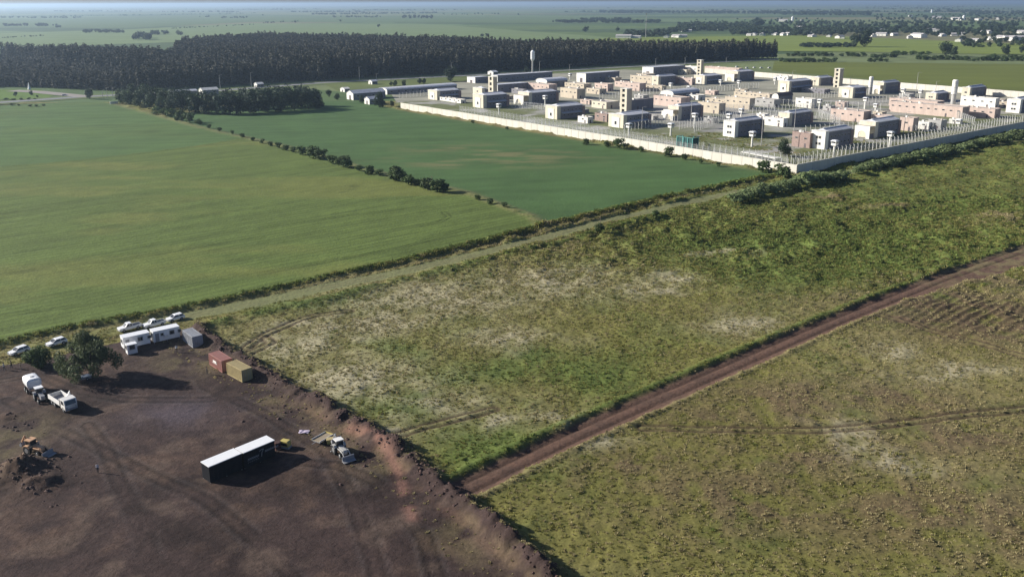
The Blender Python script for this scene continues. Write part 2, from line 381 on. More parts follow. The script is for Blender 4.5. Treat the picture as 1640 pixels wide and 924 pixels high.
GC = dict(redl=(0.26, 0.135, 0.10), B=(0.100, 0.138, 0.032), B2=(0.155, 0.165, 0.042), A=(0.076, 0.128, 0.036), C=(0.062, 0.115, 0.036), olive=(0.160, 0.150, 0.042), straw=(0.21, 0.175, 0.085), green=(0.088, 0.122, 0.028),
          dirt=(0.050, 0.033, 0.029), dirt2=(0.090, 0.058, 0.043), red=(0.125, 0.074, 0.053), pale=(0.34, 0.30, 0.20), track=(0.175, 0.185, 0.085), yard=(0.36, 0.345, 0.31), brown=(0.11, 0.07, 0.048))
GC = {k: np.array(v) for k, v in GC.items()}

def survey(x, y):
    """height, colour and class of the ground at world points"""
    x = np.asarray(x, float); y = np.asarray(y, float)
    n40 = fbm(x, y, 40, 1); n12 = fbm(x, y, 11, 5); n3 = fbm(x, y, 3.2, 9); n1 = fbm(x, y, 1.2, 13, 3)
    h = np.zeros(x.shape); c = np.zeros(x.shape + (3,)); cls = np.zeros(x.shape, int)
    def mixc(m, k): c[:] = c * (1 - m[..., None]) + GC[k] * m[..., None]
    # rough meadow everywhere by default
    c[:] = GC['olive']
    upz = sstep(225, 262, y + 0.12 * x + 14 * (n12 - 0.5)) * sstep(10, 60, x)
    mixc(sstep(0.42, 0.62, 0.55 * n40 + 0.45 * n12) * 0.5 * (1 - 0.75 * upz), 'straw')
    mixc(upz * 0.6, 'green')
    mixc(blobs(x, y, GREEN, 21) * 0.9, 'green')
    mixc(sstep(0.5, 0.72, n12) * 0.38, 'green')
    mixc(blobs(x, y, BROWN, 41) * 0.75 * sstep(0.25, 0.6, n3), 'brown')
    pal = blobs(x, y, PALE, 31); mixc(pal * (0.35 + 0.65 * sstep(0.3, 0.6, n3)) * 0.8, 'pale')
    c *= (0.72 + 0.56 * n3)[..., None]
    up = sstep(210, 300, y + 0.25 * x)
    n6 = fbm(x, y / 1.6, 6.5, 111)
    c *= (1 + up * (n6 - 0.5) * 0.9)[..., None]
    h = up * (sstep(0.35, 0.75, n6) - 0.3) * 1.25 + (n3 - 0.5) * (0.45 + 0.6 * up) + (n1 - 0.5) * (0.35 + 0.2 * up) + (n12 - 0.5) * 0.5
    # crop fields
    pl = inpoly(x, y, POLY_L); pc = inpoly(x, y, POLY_C)
    dAB, _, sAB = pdist(x, y, AB)
    isA = pl & (sAB > 0)
    streak = fbm((x * 0.79 + y * 0.62) / 9, (-x * 0.62 + y * 0.79), 2.6, 61)
    streak2 = fbm((x * 0.98 + y * 0.2) / 6, (-x * 0.2 + y * 0.98), 5, 71)
    cb = GC['B'] * (0.52 + 0.55 * streak + 0.2 * n12 + 0.24 * n3)[..., None]
    tv = -x * 0.643 + y * 0.766 + 1.5 * n40
    tram = np.exp(-((np.abs((tv / 27.0) % 1 - 0.5) * 27.0 - 0.9) / 0.35) ** 2) * sstep(0.35, 0.6, fbm(x, y, 18, 67))
    cb = cb * (1 - 0.22 * tram)[..., None] * (0.95 + 0.1 * np.sin(tv * 2.1))[..., None]
    w = sstep(0.5, 0.72, fbm(x / 3, y, 22, 66)) * 0.6
    cb = cb * (1 - w[..., None]) + GC['B2'] * w[..., None] * (0.75 + 0.5 * n3)[..., None]
    gA = sstep(0.5, 0.75, fbm(x, y, 60, 68)) * 0.35
    ca = (GC['A'] * (1 - gA[..., None]) + GC['B'] * gA[..., None]) * (0.6 + 0.5 * streak2 + 0.3 * n12)[..., None]
    cc = GC['C'] * (0.62 + 0.46 * streak2 + 0.3 * n12)[..., None]
    scr = np.zeros(x.shape)
    for px, py, sx, sy in ((770, 240, 40, 6), (720, 262, 20, 4), (830, 262, 25, 4), (700, 255, 18, 3), (800, 250, 50, 9)):
        qx, qy = P2(px, py); scr = np.maximum(scr, np.exp(-((x - qx) / sx) ** 2 - ((y - qy) / (sy * 3)) ** 2))
    scr = scr * sstep(0.45, 0.7, fbm(x / 3, y, 5, 77)); cc = cc * (1 - 0.6 * scr[..., None]) + GC['straw'] * 0.6 * scr[..., None]
    c[pl & ~isA] = cb[pl & ~isA]; c[isA] = ca[isA]; c[pc] = cc[pc]
    crop = pl | pc
    h = np.where(crop, 0.25 * (n3 - 0.5) * 0.6 + 0.14 * (streak - 0.5), h)
    cls[pl & ~isA] = 1; cls[isA] = 2; cls[pc] = 3
    m = np.exp(-(dAB / 2.2) ** 2) * (pl) * sstep(0.2, 0.6, n3); mixc(m * 0.7, 'green'); h += m * 0.3
    for ln in CROPRUTS:
        d, a, s = pdist(x, y, ln); m = np.maximum(np.exp(-((d - 0.9) / 0.45) ** 2), 0) * (0.5 + 0.5 * sstep(0.3, 0.6, n12)); c *= (1 - 0.35 * m)[..., None]; h -= 0.12 * m
    # hedge bank between crops and track
    dHB, aHB, sHB = pdist(x, y, HB)
    nb = fbm(x, y, 4, 81)
    m = np.exp(-((dHB) / 1.9) ** 2); mixc(m * 0.85, 'green'); h += m * (0.75 + 0.9 * (nb - 0.3)) * (0.8 + 0.5 * n1)
    m2 = np.exp(-((dHB - 3.2) / 1.6) ** 2) * (sHB < 0); mixc(m2 * 0.45, 'straw')
    dHC, aHC, sHC = pdist(x, y, HC)
    m = np.exp(-(dHC / 2.4) ** 2) * sstep(0.25, 0.6, nb + 0.1); mixc(m * 0.8, 'straw'); mixc(np.exp(-(dHC / 1.3) ** 2) * 0.5, 'green'); h += m * 0.35
    # foot of the long wall: dry scrub
    dW1, _, _ = pdist(x, y, [(W_NEAR.x, W_NEAR.y), (W_LEFT.x, W_LEFT.y)])
    m = np.exp(-(dW1 / 7) ** 2) * sstep(0.25, 0.6, nb + 0.1); mixc(m * 0.6, 'straw')
    # track
    dT, aT, sT = pdist(x, y, TRACK)
    m = sstep(4.2, 2.4, dT) * (~crop); mixc(m * 0.85, 'track'); h = h * (1 - 0.8 * m) - 0.15 * m
    for off in (0.9,):
        m = np.exp(-((dT - off) / 0.5) ** 2) * (~crop) * sstep(0.35, 0.6, n12 + 0.1); mixc(m * 0.35, 'brown')
    dW2, aW2, _ = pdist(x, y, WEED2)
    m = np.exp(-(dW2 / 2.6) ** 2) * sstep(0.22, 0.5, nb); mixc(m * 0.8, 'green'); h += m * 0.7
    # ruts
    for ln in RUTS:
        d, a, s = pdist(x, y, ln); m = np.exp(-((d - 1.0) / 0.42) ** 2) * (~crop); mixc(m * 0.85, 'brown'); c *= (1 - 0.45 * m)[..., None]; h -= 0.3 * m
        m = np.exp(-((d - 0.1) / 0.5) ** 2) * (~crop); mixc(m * 0.35, 'straw')
    # churned ground at right
    q = P2(1560, 500); m = np.exp(-((x - q[0]) / 24) ** 2 - ((y - q[1]) / 17) ** 2) * (~crop)
    fur = np.abs(((-x * 0.66 + y * 0.75) / 2.4 + 0.35 * n12 * 4) % 1 - 0.5) * 2
    mixc(m * 0.7 * sstep(0.3, 0.6, n3 + 0.25 * fur), 'brown'); c *= (1 - 0.5 * m * sstep(0.35, 0.8, fur))[..., None]; h += 0.4 * m * (fur - 0.5)
    # dirt lane
    dL, aL, sL = pdist(x, y, LANE)
    wv = (n12 - 0.5) * 2.2
    wide = 3.3 + 4.5 * sstep(165, 215, aL) * (sL < 0) * (0.4 + 1.2 * n12)
    m = sstep(wide + 0.6, wide - 0.8, dL + wv * 0.5 + (n3 - 0.5) * 2.0) * (~crop)
    mixc(m, 'red'); mixc(m * sstep(0.45, 0.65, n3) * 0.55, 'dirt2'); mixc(m * sstep(150, 230, aL) * 0.75, 'brown'); mixc(m * sstep(170, 220, aL) * sstep(0.42, 0.6, n3) * 0.6, 'straw')
    mt = m * np.exp(-((dL - 1.4) / 0.4) ** 2); c *= (1 - 0.45 * mt * sstep(0.3, 0.5, n12 + 0.1))[..., None]
    h = h * (1 - 0.75 * m) - 0.42 * m - 0.22 * mt
    mb = np.exp(-((dL - wide - 0.9) / 1.0) ** 2) * (sL > 0) * (~crop); mixc(mb * 0.8, 'green'); h += 0.35 * mb * (0.2 + 1.2 * nb)
    mb = np.exp(-((dL - wide - 0.7) / 0.8) ** 2) * (sL < 0) * (~crop) * sstep(190, 130, aL); mixc(mb * 0.7, 'straw'); h += 0.3 * mb
    cls[(m > 0.5)] = 5
    # works yard
    iy = inpoly(x, y, YARD)
    dB, aB, sB = pdist(x, y, BERM)
    cy = GC['dirt'] * (0.7 + 0.6 * n3)[..., None]
    w = sstep(0.5, 0.72, 0.6 * n12 + 0.4 * n3)[..., None]; cy = cy * (1 - w) + GC['dirt2'] * w * (0.75 + 0.5 * n1)[..., None]
    gx, gy = P2(320, 575); gm = np.exp(-((x - gx) / 9) ** 2 - ((y - gy) / 9) ** 2)
    g2 = np.exp(-(np.maximum(dB - 3, 0) / 5.5) ** 2) * sstep(0.3, 0.6, n12)
    gx, gy = P2(10, 720); g3 = np.exp(-((x - gx) / 7) ** 2 - ((y - gy) / 12) ** 2)
    w = (np.clip(np.maximum(np.maximum(gm, g2 * 0.8), g3), 0, 1) * sstep(0.3, 0.65, n3) * 0.75)[..., None]; cy = cy * (1 - w) + GC['straw'] * 0.72 * w
    wet = sstep(0.5, 0.7, fbm(x, y, 14, 91))[..., None] * 0.35; cy = cy * (1 - wet)
    tr = np.abs(((x * 0.5 + y * 0.86 + 3 * n12) / 3.4) % 1 - 0.5) * 2
    cy = cy * (1 - 0.18 * sstep(0.75, 0.95, tr))[..., None]
    sp = sstep(0.55, 0.75, fbm(x, y, 5, 93))[..., None] * 0.6; cy = cy * (1 - sp) + np.array((0.105, 0.074, 0.056)) * (0.6 + 0.8 * n1[..., None]) * sp
    qx, qy = P2(285, 662); pud = (np.exp(-((x - qx) / 9) ** 2 - ((y - qy) / 6) ** 2) * sstep(0.35, 0.6, n12))[..., None] * 0.7; cy = cy * (1 - pud) + np.array((0.085, 0.07, 0.085)) * pud
    for ln in YTR:
        dd, _, _ = pdist(x, y, ln); w_ = np.exp(-((dd - 1.0) / 0.4) ** 2) * sstep(0.3, 0.55, n12); cy = cy * (1 - 0.5 * w_)[..., None] + (np.exp(-((dd - 1.7) / 0.3) ** 2) * sstep(0.3, 0.55, n12) * 0.014)[..., None]
    my = iy.astype(float)
    c[:] = c * (1 - my[..., None]) + cy * my[..., None]
    h = np.where(iy, (n3 - 0.5) * 0.16 + (n1 - 0.5) * 0.12, h)
    cls[iy] = 6
    k = np.exp(-((dB + 1.6 * (n3 - 0.5)) / 1.9) ** 2) * (0.15 + 1.6 * fbm(x, y, 2.2, 95) * (0.6 + 0.8 * n12)); h += k * 1.7; mixc(np.clip(k * 1.2, 0, 1), 'dirt')
    k2 = np.exp(-((dB - 3.0) / 1.2) ** 2) * iy * sstep(0.4, 0.6, n3); mixc(k2 * 0.5, 'red')
    dR, _, _ = pdist(x, y, L_([(560, 690), (600, 704), (622, 727), (640, 765), (660, 830)])); mixc(np.exp(-(dR / 0.9) ** 2) * 0.6 * iy * sstep(0.3, 0.6, n3 + 0.1), 'redl')
    for px, py, sx, hh in ((40, 752, 3.0, 1.5), (20, 760, 3.5, 1.2), (10, 668, 2.2, 0.5), (62, 775, 3, 1.3)):
        qx, qy = P2(px, py); k = np.exp(-((x - qx) ** 2 + (y - qy) ** 2) / sx ** 2); h += hh * k * (0.5 + n1); mixc(k * 0.5, 'brown')
    # prison grounds
    ip = inpoly(x, y, PRISON)
    cp = GC['yard'] * (0.8 + 0.4 * n12)[..., None]
    w = sstep(0.45, 0.62, 0.6 * fbm(x, y, 30, 101) + 0.4 * n12)[..., None] * 0.8; cp = cp * (1 - w) + np.array((0.13, 0.145, 0.06)) * w
    dWa, _, _ = pdist(x, y, [(W_LEFT.x, W_LEFT.y), (W_NEAR.x, W_NEAR.y), (W_RIGHT.x, W_RIGHT.y)])
    w = (sstep(120, 45, dWa) * sstep(0.36, 0.54, n12 + 0.1 * n3))[..., None] * 0.92; cp = cp * (1 - w) + np.array((0.13, 0.145, 0.055)) * w * (0.7 + 0.6 * n3)[..., None]
    c[ip] = cp[ip]; h = np.where(ip, (n3 - 0.5) * 0.1, h); cls[ip] = 7
    cls[(dT < 3) & (~crop) & (~iy) & (~ip)] = 4
    # level out towards the edge of the survey
    e = np.minimum(np.minimum(x + 460, 520 - x), np.minimum(y - 60, 700 - y)); h = h * sstep(0, 12, e)
    return h, np.clip(c, 0.01, 0.9), cls

def gz(x, y):
    return float(survey(np.array([x]), np.array([y]))[0][0])

def G(px, py, dz=0.0):
    p = P(px, py); return Vector((p.x, p.y, gz(p.x, p.y) + dz))

NAMES = {0: 'meadow', 1: 'crop_field', 2: 'crop_field', 3: 'crop_field', 4: 'farm_track', 5: 'dirt_lane', 6: 'dirt_yard', 7: 'prison_grounds'}
store = {}
def grid(x0, x1, y0, y1, st):
    nx = int(round((x1 - x0) / st)) + 1; ny = int(round((y1 - y0) / st)) + 1
    X, Y = np.meshgrid(np.linspace(x0, x1, nx), np.linspace(y0, y1, ny))
    h, c, k = survey(X, Y)
    co = np.stack([X, Y, h], -1).reshape(-1, 3); cc = c.reshape(-1, 3)
    idx = np.arange(nx * ny).reshape(ny, nx)
    q = np.stack([idx[:-1, :-1], idx[:-1, 1:], idx[1:, 1:], idx[1:, :-1]], -1).reshape(-1, 4)
    kf = k[:-1, :-1].reshape(-1)
    for i in np.unique(kf):
        store.setdefault(int(i), []).append((co, cc, q[kf == i]))
NX0, NX1, NY0, NY1 = -200, 215, 75, 340
grid(NX0, NX1, NY0, NY1, 0.5)
grid(-460, 520, NY1, 700, 2.0)
grid(-460, NX0, 60, NY1, 4.0); grid(NX1, 520, 60, NY1, 4.0); grid(NX0, NX1, 60, NY0, 4.15)
for k in sorted(store):
    V = []; C = []; Q = []; b = 0
    for co, cc, q in store[k]:
        u, inv = np.unique(q, return_inverse=True)
        V.append(co[u]); C.append(cc[u]); Q.append(inv.reshape(-1, 4) + b); b += len(u)
    V = np.concatenate(V); C = np.concatenate(C); Q = np.concatenate(Q)
    me = bpy.data.meshes.new(NAMES[k])
    me.vertices.add(len(V)); me.vertices.foreach_set('co', V.astype(np.float32).ravel())
    me.loops.add(Q.size); me.loops.foreach_set('vertex_index', Q.astype(np.int32).ravel())
    me.polygons.add(len(Q)); me.polygons.foreach_set('loop_start', (np.arange(len(Q)) * 4).astype(np.int32))
    at = me.attributes.new('cover', 'FLOAT_COLOR', 'POINT')
    at.data.foreach_set('color', np.concatenate([C, np.ones((len(C), 1))], 1).astype(np.float32).ravel())
    me.update(calc_edges=True); me.validate()
    me.polygons.foreach_set('use_smooth', np.ones(len(Q), bool))
    me.materials.append(M['ground'])
    tag(link(bpy.data.objects.new(NAMES[k], me)), kind='structure')

# the plain out to the horizon, open where the survey lies
B_ = 42000
mb = MB()
mb.add([(-B_, -B_, 0), (B_, -B_, 0), (B_, 60, 0), (-B_, 60, 0), (-B_, 700, 0), (B_, 700, 0), (B_, B_, 0), (-B_, B_, 0), (-460, 60, 0), (-460, 700, 0), (520, 60, 0), (520, 700, 0)],
       [(0, 1, 2, 10, 8, 3), (3, 8, 9, 4), (10, 2, 5, 11), (4, 9, 11, 5, 6, 7)])
mb.add([(-461, 59, -1.6), (521, 59, -1.6), (521, 701, -1.6), (-461, 701, -1.6)], [(0, 1, 2, 3)])
tag(mb.build('ground', M['plain']), kind='structure')

def patch(name, pts, m, z):
    q = [P(*p) for p in pts]
    mb = MB(); mb.add([(p.x, p.y, z) for p in q], [tuple(range(len(q)))])
    return tag(mb.build(name, m), kind='structure')
fm1 = field_mat('pale_crop', (0.15, 0.20, 0.085)); fm2 = field_mat('far_crop', (0.105, 0.15, 0.06)); fm3 = field_mat('bright_crop', (0.17, 0.21, 0.05)); fm4 = field_mat('grazing', (0.12, 0.145, 0.05))
patch('crop_field', [(-200, 60), (-200, 84), (290, 68), (420, 70), (700, 74), (1000, 76), (1240, 80), (1240, 62), (1000, 62), (700, 40), (400, 38), (200, 48)], fm1, 0.3)
patch('crop_field', [(-100, 44), (200, 46), (400, 36), (640, 37), (1000, 38), (1000, 29), (640, 26), (300, 25), (100, 29), (-100, 34)], fm2, 0.45)
patch('crop_field', [(900, 66), (1100, 82), (1380, 84), (1700, 90), (1700, 74), (1290, 57), (1000, 61)], fm3, 0.6)
patch('crop_field', [(1237, 114), (1340, 123), (1480, 135), (1700, 152), (1700, 104), (1400, 101), (1240, 99)], field_mat('ripening_crop', (0.125, 0.145, 0.035)), 0.15)
patch('grass_plot', [(-200, 144), (62, 144), (92, 152), (70, 159), (-200, 164)], field_mat('lawn', (0.10, 0.16, 0.03)), 0.15)
patch('grass_plot', [(515, 133), (820, 119), (830, 124), (640, 140), (540, 146)], fm4, 0.12)
def clip_y(poly, y0):
    out = []
    for (xa, ya), (xb, yb) in zip(poly, poly[1:] + poly[:1]):
        if ya >= y0: out.append((xa, ya))
        if (ya >= y0) != (yb >= y0): t = (y0 - ya) / (yb - ya); out.append((xa + (xb - xa) * t, y0))
    return out
pc_ = clip_y(PRISON, 698.0)
mb = MB(); mb.add([(x, y, 0.12) for x, y in pc_], [tuple(range(len(pc_)))[::-1]])
tag(mb.build('prison_grounds', field_mat('trodden_ground', (0.29, 0.28, 0.22), 0.3, 0.05)), kind='structure')
def strip(name, pts, w, m, z):
    c = [P(*p) for p in pts]; mb = MB(); vv = []
    for i, p in enumerate(c):
        t = (c[min(i + 1, len(c) - 1)] - c[max(i - 1, 0)]).normalized(); n = Vector((-t.y, t.x, 0)) * w / 2
        vv += [(p.x + n.x, p.y + n.y, z), (p.x - n.x, p.y - n.y, z)]
    mb.add(vv, [(2 * i, 2 * i + 1, 2 * i + 3, 2 * i + 2) for i in range(len(c) - 1)])
    return tag(mb.build(name, m), kind='structure')
RD = [(-300, 174), (0, 165), (130, 156), (190, 153), (350, 146), (520, 133), (640, 127), (820, 118), (1000, 108), (1100, 102.5), (1180, 99), (1260, 95)]
strip('road_verge', RD, 34, M['verge'], 0.25)
strip('road', RD, 12, M['asphalt'], 0.31)
strip('road_marking', RD, 0.3, M['road_line'], 0.33)
strip('road', [(20, 146), (60, 148), (100, 152), (140, 156)], 14, mat('gravel', (0.26, 0.23, 0.2)), 0.35)


# ================================================================== vegetation
def leaf_cloud(name, lobes, n, size, seed, m, droop=0.0, shell=0.55):
    g = np.random.default_rng(seed)
    lb = np.array(lobes, float); w = (lb[:, 3] * lb[:, 4] * lb[:, 5]) ** (2 / 3); w /= w.sum()
    k = g.choice(len(lb), n, p=w)
    d = g.normal(size=(n, 3)); d /= np.linalg.norm(d, axis=1)[:, None]
    r = shell + (1.06 - shell) * g.random(n) ** 0.6
    p = lb[k, :3] + d * r[:, None] * lb[k, 3:6]
    nr = d + g.normal(size=(n, 3)) * 0.55; nr[:, 2] += 0.25; nr /= np.linalg.norm(nr, axis=1)[:, None]
    a = np.cross(nr, g.normal(size=(n, 3))); a /= np.linalg.norm(a, axis=1)[:, None]
    if droop: a[:, 2] -= droop; a /= np.linalg.norm(a, axis=1)[:, None]
    b = np.cross(nr, a); b /= np.linalg.norm(b, axis=1)[:, None]
    s = size * (0.6 + 0.8 * g.random(n)); asp = 0.55 + 0.4 * g.random(n)
    if droop: asp *= 0.5; s *= 1.3
    A = a * s[:, None] / 2; Bv = b * (s * asp)[:, None] / 2
    V = np.stack([p - A, p + Bv * 0.9 - A * 0.1, p + A, p - Bv + A * 0.1], 1).reshape(-1, 3)
    V[:, 2] = np.maximum(V[:, 2], 0.02)
    me = bpy.data.meshes.new(name)
    me.vertices.add(4 * n); me.vertices.foreach_set('co', V.astype(np.float32).ravel())
    me.loops.add(4 * n); me.loops.foreach_set('vertex_index', np.arange(4 * n, dtype=np.int32))
    me.polygons.add(n); me.polygons.foreach_set('loop_start', (np.arange(n) * 4).astype(np.int32))
    me.update(calc_edges=True); me.materials.append(m)
    return me

def round_lobes(seed, k, r, h, z0):
    g = random.Random(seed); out = [(0, 0, z0 + h * 0.5, r * 0.62, r * 0.62, h * 0.5)]
    for i in range(k):
        a = 2 * math.pi * (i + g.random() * 0.6) / k; q = r * g.uniform(0.4, 0.62); s = r * g.uniform(0.32, 0.52)
        out.append((q * math.cos(a), q * math.sin(a), z0 + h * g.uniform(0.22, 0.78), s, s, s * g.uniform(0.7, 1.0) * h / (2 * r) * 1.25))
    return out

def trunk_mesh(name, h, r, m, limbs=3, seed=0, spread=0.5, lean=0.0):
    g = random.Random(seed); mb = MB(); p = Vector((0, 0, -0.15)); seg = 3
    pts = [p]
    for i in range(seg):
        p = p + Vector((g.uniform(-1, 1) * lean, g.uniform(-1, 1) * lean, h / seg)); pts.append(p)
    for i in range(seg): mb.cyl(pts[i], pts[i + 1], r * (1 - 0.25 * i), r * (1 - 0.25 * (i + 1)), 7)
    for i in range(limbs):
        a = 2 * math.pi * (i + g.random() * 0.5) / max(limbs, 1); b = pts[2] if i % 2 else pts[3]
        e = b + Vector((math.cos(a) * h * spread, math.sin(a) * h * spread, h * g.uniform(0.35, 0.6)))
        mb.cyl(b - Vector((0, 0, 0.05)), e, r * 0.45, r * 0.12, 5)
    me = mb.mesh(name); me.materials.append(m)
    return me

def tree(name, crown, trunk, loc, label, cat='tree', group=None, s=1.0, sz=None, rz=None):
    t = empty(name, loc, random.uniform(0, 6.28) if rz is None else rz); t.scale = (s, s, sz or s)
    inst('trunk', trunk, t); inst('crown', crown, t)
    return tag(t, label, cat, group)

def scatter(name, pts, rot, scl, idx, meshes, kind='stuff', label=None, cat=None):
    """one object that plants many copies of a few meshes"""
    n = len(pts)
    me = bpy.data.meshes.new(name); me.vertices.add(n); me.vertices.foreach_set('co', np.asarray(pts, np.float32).ravel())
    a = me.attributes.new('turn', 'FLOAT', 'POINT'); a.data.foreach_set('value', np.asarray(rot, np.float32))
    a = me.attributes.new('size', 'FLOAT_VECTOR', 'POINT'); a.data.foreach_set('vector', np.asarray(scl, np.float32).ravel())
    a = me.attributes.new('pick', 'INT', 'POINT'); a.data.foreach_set('value', np.asarray(idx, np.int32))
    me.update()
    o = link(bpy.data.objects.new(name, me))
    ng = bpy.data.node_groups.new(name, 'GeometryNodeTree')
    ng.interface.new_socket('Geometry', in_out='INPUT', socket_type='NodeSocketGeometry')
    ng.interface.new_socket('Geometry', in_out='OUTPUT', socket_type='NodeSocketGeometry')
    N = ng.nodes; L = ng.links
    gi = N.new('NodeGroupInput'); go = N.new('NodeGroupOutput'); jn = N.new('GeometryNodeJoinGeometry')
    ra = N.new('GeometryNodeInputNamedAttribute'); ra.data_type = 'FLOAT'; ra.inputs['Name'].default_value = 'turn'
    sa = N.new('GeometryNodeInputNamedAttribute'); sa.data_type = 'FLOAT_VECTOR'; sa.inputs['Name'].default_value = 'size'
    pa = N.new('GeometryNodeInputNamedAttribute'); pa.data_type = 'INT'; pa.inputs['Name'].default_value = 'pick'
    cx = N.new('ShaderNodeCombineXYZ'); L.new(ra.outputs[0], cx.inputs[2])
    for i, ms in enumerate(meshes):
        src = bpy.data.objects.new(name + '_source', ms)
        ob = N.new('GeometryNodeObjectInfo'); ob.inputs['Object'].default_value = src; ob.inputs['As Instance'].default_value = True
        eq = N.new('FunctionNodeCompare'); eq.data_type = 'INT'; eq.operation = 'EQUAL'
        L.new(pa.outputs[0], eq.inputs[2]); eq.inputs[3].default_value = i
        ip = N.new('GeometryNodeInstanceOnPoints')
        L.new(gi.outputs[0], ip.inputs['Points']); L.new(eq.outputs[0], ip.inputs['Selection']); L.new(ob.outputs['Geometry'], ip.inputs['Instance'])
        L.new(cx.outputs[0], ip.inputs['Rotation']); L.new(sa.outputs[0], ip.inputs['Scale'])
        L.new(ip.outputs[0], jn.inputs[0])
    L.new(jn.outputs[0], go.inputs[0])
    md = o.modifiers.new('planting', 'NODES'); md.node_group = ng
    return tag(o, label, cat, kind=kind)

# ---- pine plantation: the nearest 300 trees one by one, the rest of the wood as one mass
def fir_lobes(seed):
    g = random.Random(seed); h = 21 + g.uniform(-1.5, 1.5); out = []
    for i in range(9):
        z = 3.6 + (h - 4.1) * i / 8; r = 2.6 * (1 - 0.42 * (i / 8) ** 2.5) * g.uniform(0.85, 1.15)
        out.append((g.uniform(-0.5, 0.5), g.uniform(-0.5, 0.5), z, r, r, 1.7))
    return out, h
F_CR, F_TR, F_ALL = [], [], []
for i in range(4):
    lo, hh = fir_lobes(i)
    F_CR.append(leaf_cloud('pine_crown', lo, 260, 1.9, 300 + i, M['leaf_forest'], shell=0.3))
    F_TR.append(trunk_mesh('pine_trunk', 15, 0.28, M['bark'], limbs=0, seed=i))
def joined(name, a, b):
    me = bpy.data.meshes.new(name); vs_ = []; fs = []; mi = []
    for k, m in enumerate((a, b)):
        o = len(vs_); vs_ += [tuple(v.co) for v in m.vertices]
        fs += [tuple(o + i for i in p.vertices) for p in m.polygons]; mi += [k] * len(m.polygons)
    me.from_pydata(vs_, [], fs); me.materials.append(a.materials[0]); me.materials.append(b.materials[0])
    me.polygons.foreach_set('material_index', mi); me.update(); return me
F_ALL = [joined('pine', c, t) for c, t in zip(F_CR, F_TR)]
def wpoly(pts, z): return [(P(x, y, z).x, P(x, y, z).y) for x, y in pts]
front = [P2(*q) for q in [(-160, 148), (0, 140), (60, 141), (190, 147), (260, 144), (400, 136), (520, 128), (640, 123), (820, 114), (1000, 104), (1120, 99), (1245, 95)]]
plots = [front[:4] + wpoly([(225, 113), (150, 108), (100, 103), (40, 96), (0, 90), (-160, 76)], 8),
         wpoly([(-160, 74), (0, 88), (40, 94), (100, 101), (150, 106), (225, 111), (258, 106)], 8) + wpoly([(255, 80), (140, 74), (60, 76), (0, 74), (-160, 66)], 20),
         front[3:7] + wpoly([(520, 102), (430, 98), (355, 95), (300, 86), (262, 81), (240, 83), (224, 112)], 17),
         front[6:] + wpoly([(1245, 70), (1100, 69.5), (1000, 69), (820, 66.5), (700, 63), (600, 59), (520, 57), (430, 56.5), (340, 60), (290, 66), (276, 74), (362, 90), (436, 95), (520, 99)], 20)]
fpts = []
for k, pg in enumerate(plots):
    xs = [p[0] for p in pg]; ys = [p[1] for p in pg]; st = 6.2
    gx, gy = np.meshgrid(np.arange(min(xs), max(xs), st), np.arange(min(ys), max(ys), st)); gx = gx.ravel(); gy = gy.ravel()
    gx = gx + rng.uniform(-1.9, 1.9, gx.size); gy = gy + rng.uniform(-1.9, 1.9, gy.size)
    m = inpoly(gx, gy, pg) & (rng.random(gx.size) > 0.06); m &= np.abs(gx) < 0.62 * gy + 40
    fpts.append(np.stack([gx[m], gy[m], np.full(m.sum(), (0.45, 1.0, 0.84, 1.04)[k])], 1))
fpts = np.concatenate(fpts)
dfr, _, _ = pdist(fpts[:, 0], fpts[:, 1], front)
near = np.argsort(dfr)[:300]
far = np.setdiff1d(np.arange(len(fpts)), near)
print('forest trees', len(fpts))
patch_ = 1.0
for j in near:
    k = random.randrange(4); s = random.uniform(0.85, 1.12)
    t = tree('pine_tree', F_CR[k], F_TR[k], (fpts[j, 0], fpts[j, 1], 0), 'tall dark pine in the front edge of the plantation beside the highway', group='pines along the plantation edge', s=s, sz=s * fpts[j, 2] * random.uniform(0.92, 1.1))
hs = fpts[far, 2] * 0.88 + 0.24 * fbm(fpts[far, 0], fpts[far, 1], 60, 5) ; ss = rng.uniform(0.85, 1.15, len(far))
scatter('pine_plantation', np.column_stack([fpts[far, :2], np.zeros(len(far))]), rng.uniform(0, 6.28, len(far)), np.column_stack([ss, ss, ss * hs]), rng.integers(0, 4, len(far)), F_ALL,
        label='dense dark pine plantation in straight blocks behind the highway', cat='woodland')

# ---- generic broadleaf crowns
CR_R = [leaf_cloud('round_crown', round_lobes(i, 8, 4.4, 10.0, 0.4), 1200, 0.85, 500 + i, M['leaf_grove']) for i in range(3)]
CR_D = [leaf_cloud('dark_crown', round_lobes(10 + i, 8, 4.8, 11.5, 0.2), 1200, 0.95, 520 + i, M['leaf_dark']) for i in range(3)]
TR_R = [trunk_mesh('trunk', 3.8, 0.28, M['bark'], 4, i, 0.55, 0.12) for i in range(3)]
BUSH = [leaf_cloud('bush_leaves', round_lobes(30 + i, 6, 1.5, 2.5, 0.05), 420, 0.42, 540 + i, M['leaf_bush']) for i in range(4)]
SHRUB = [leaf_cloud('shrub_leaves', round_lobes(40 + i, 7, 2.6, 3.8, 0.05), 750, 0.62, 560 + i, M['leaf_shrub']) for i in range(4)]
FARTREE = [leaf_cloud('far_tree', round_lobes(60 + i, 5, 5.5, 9.5, 0.6), 150, 2.4, 580 + i, M['leaf_grove']) for i in range(3)]

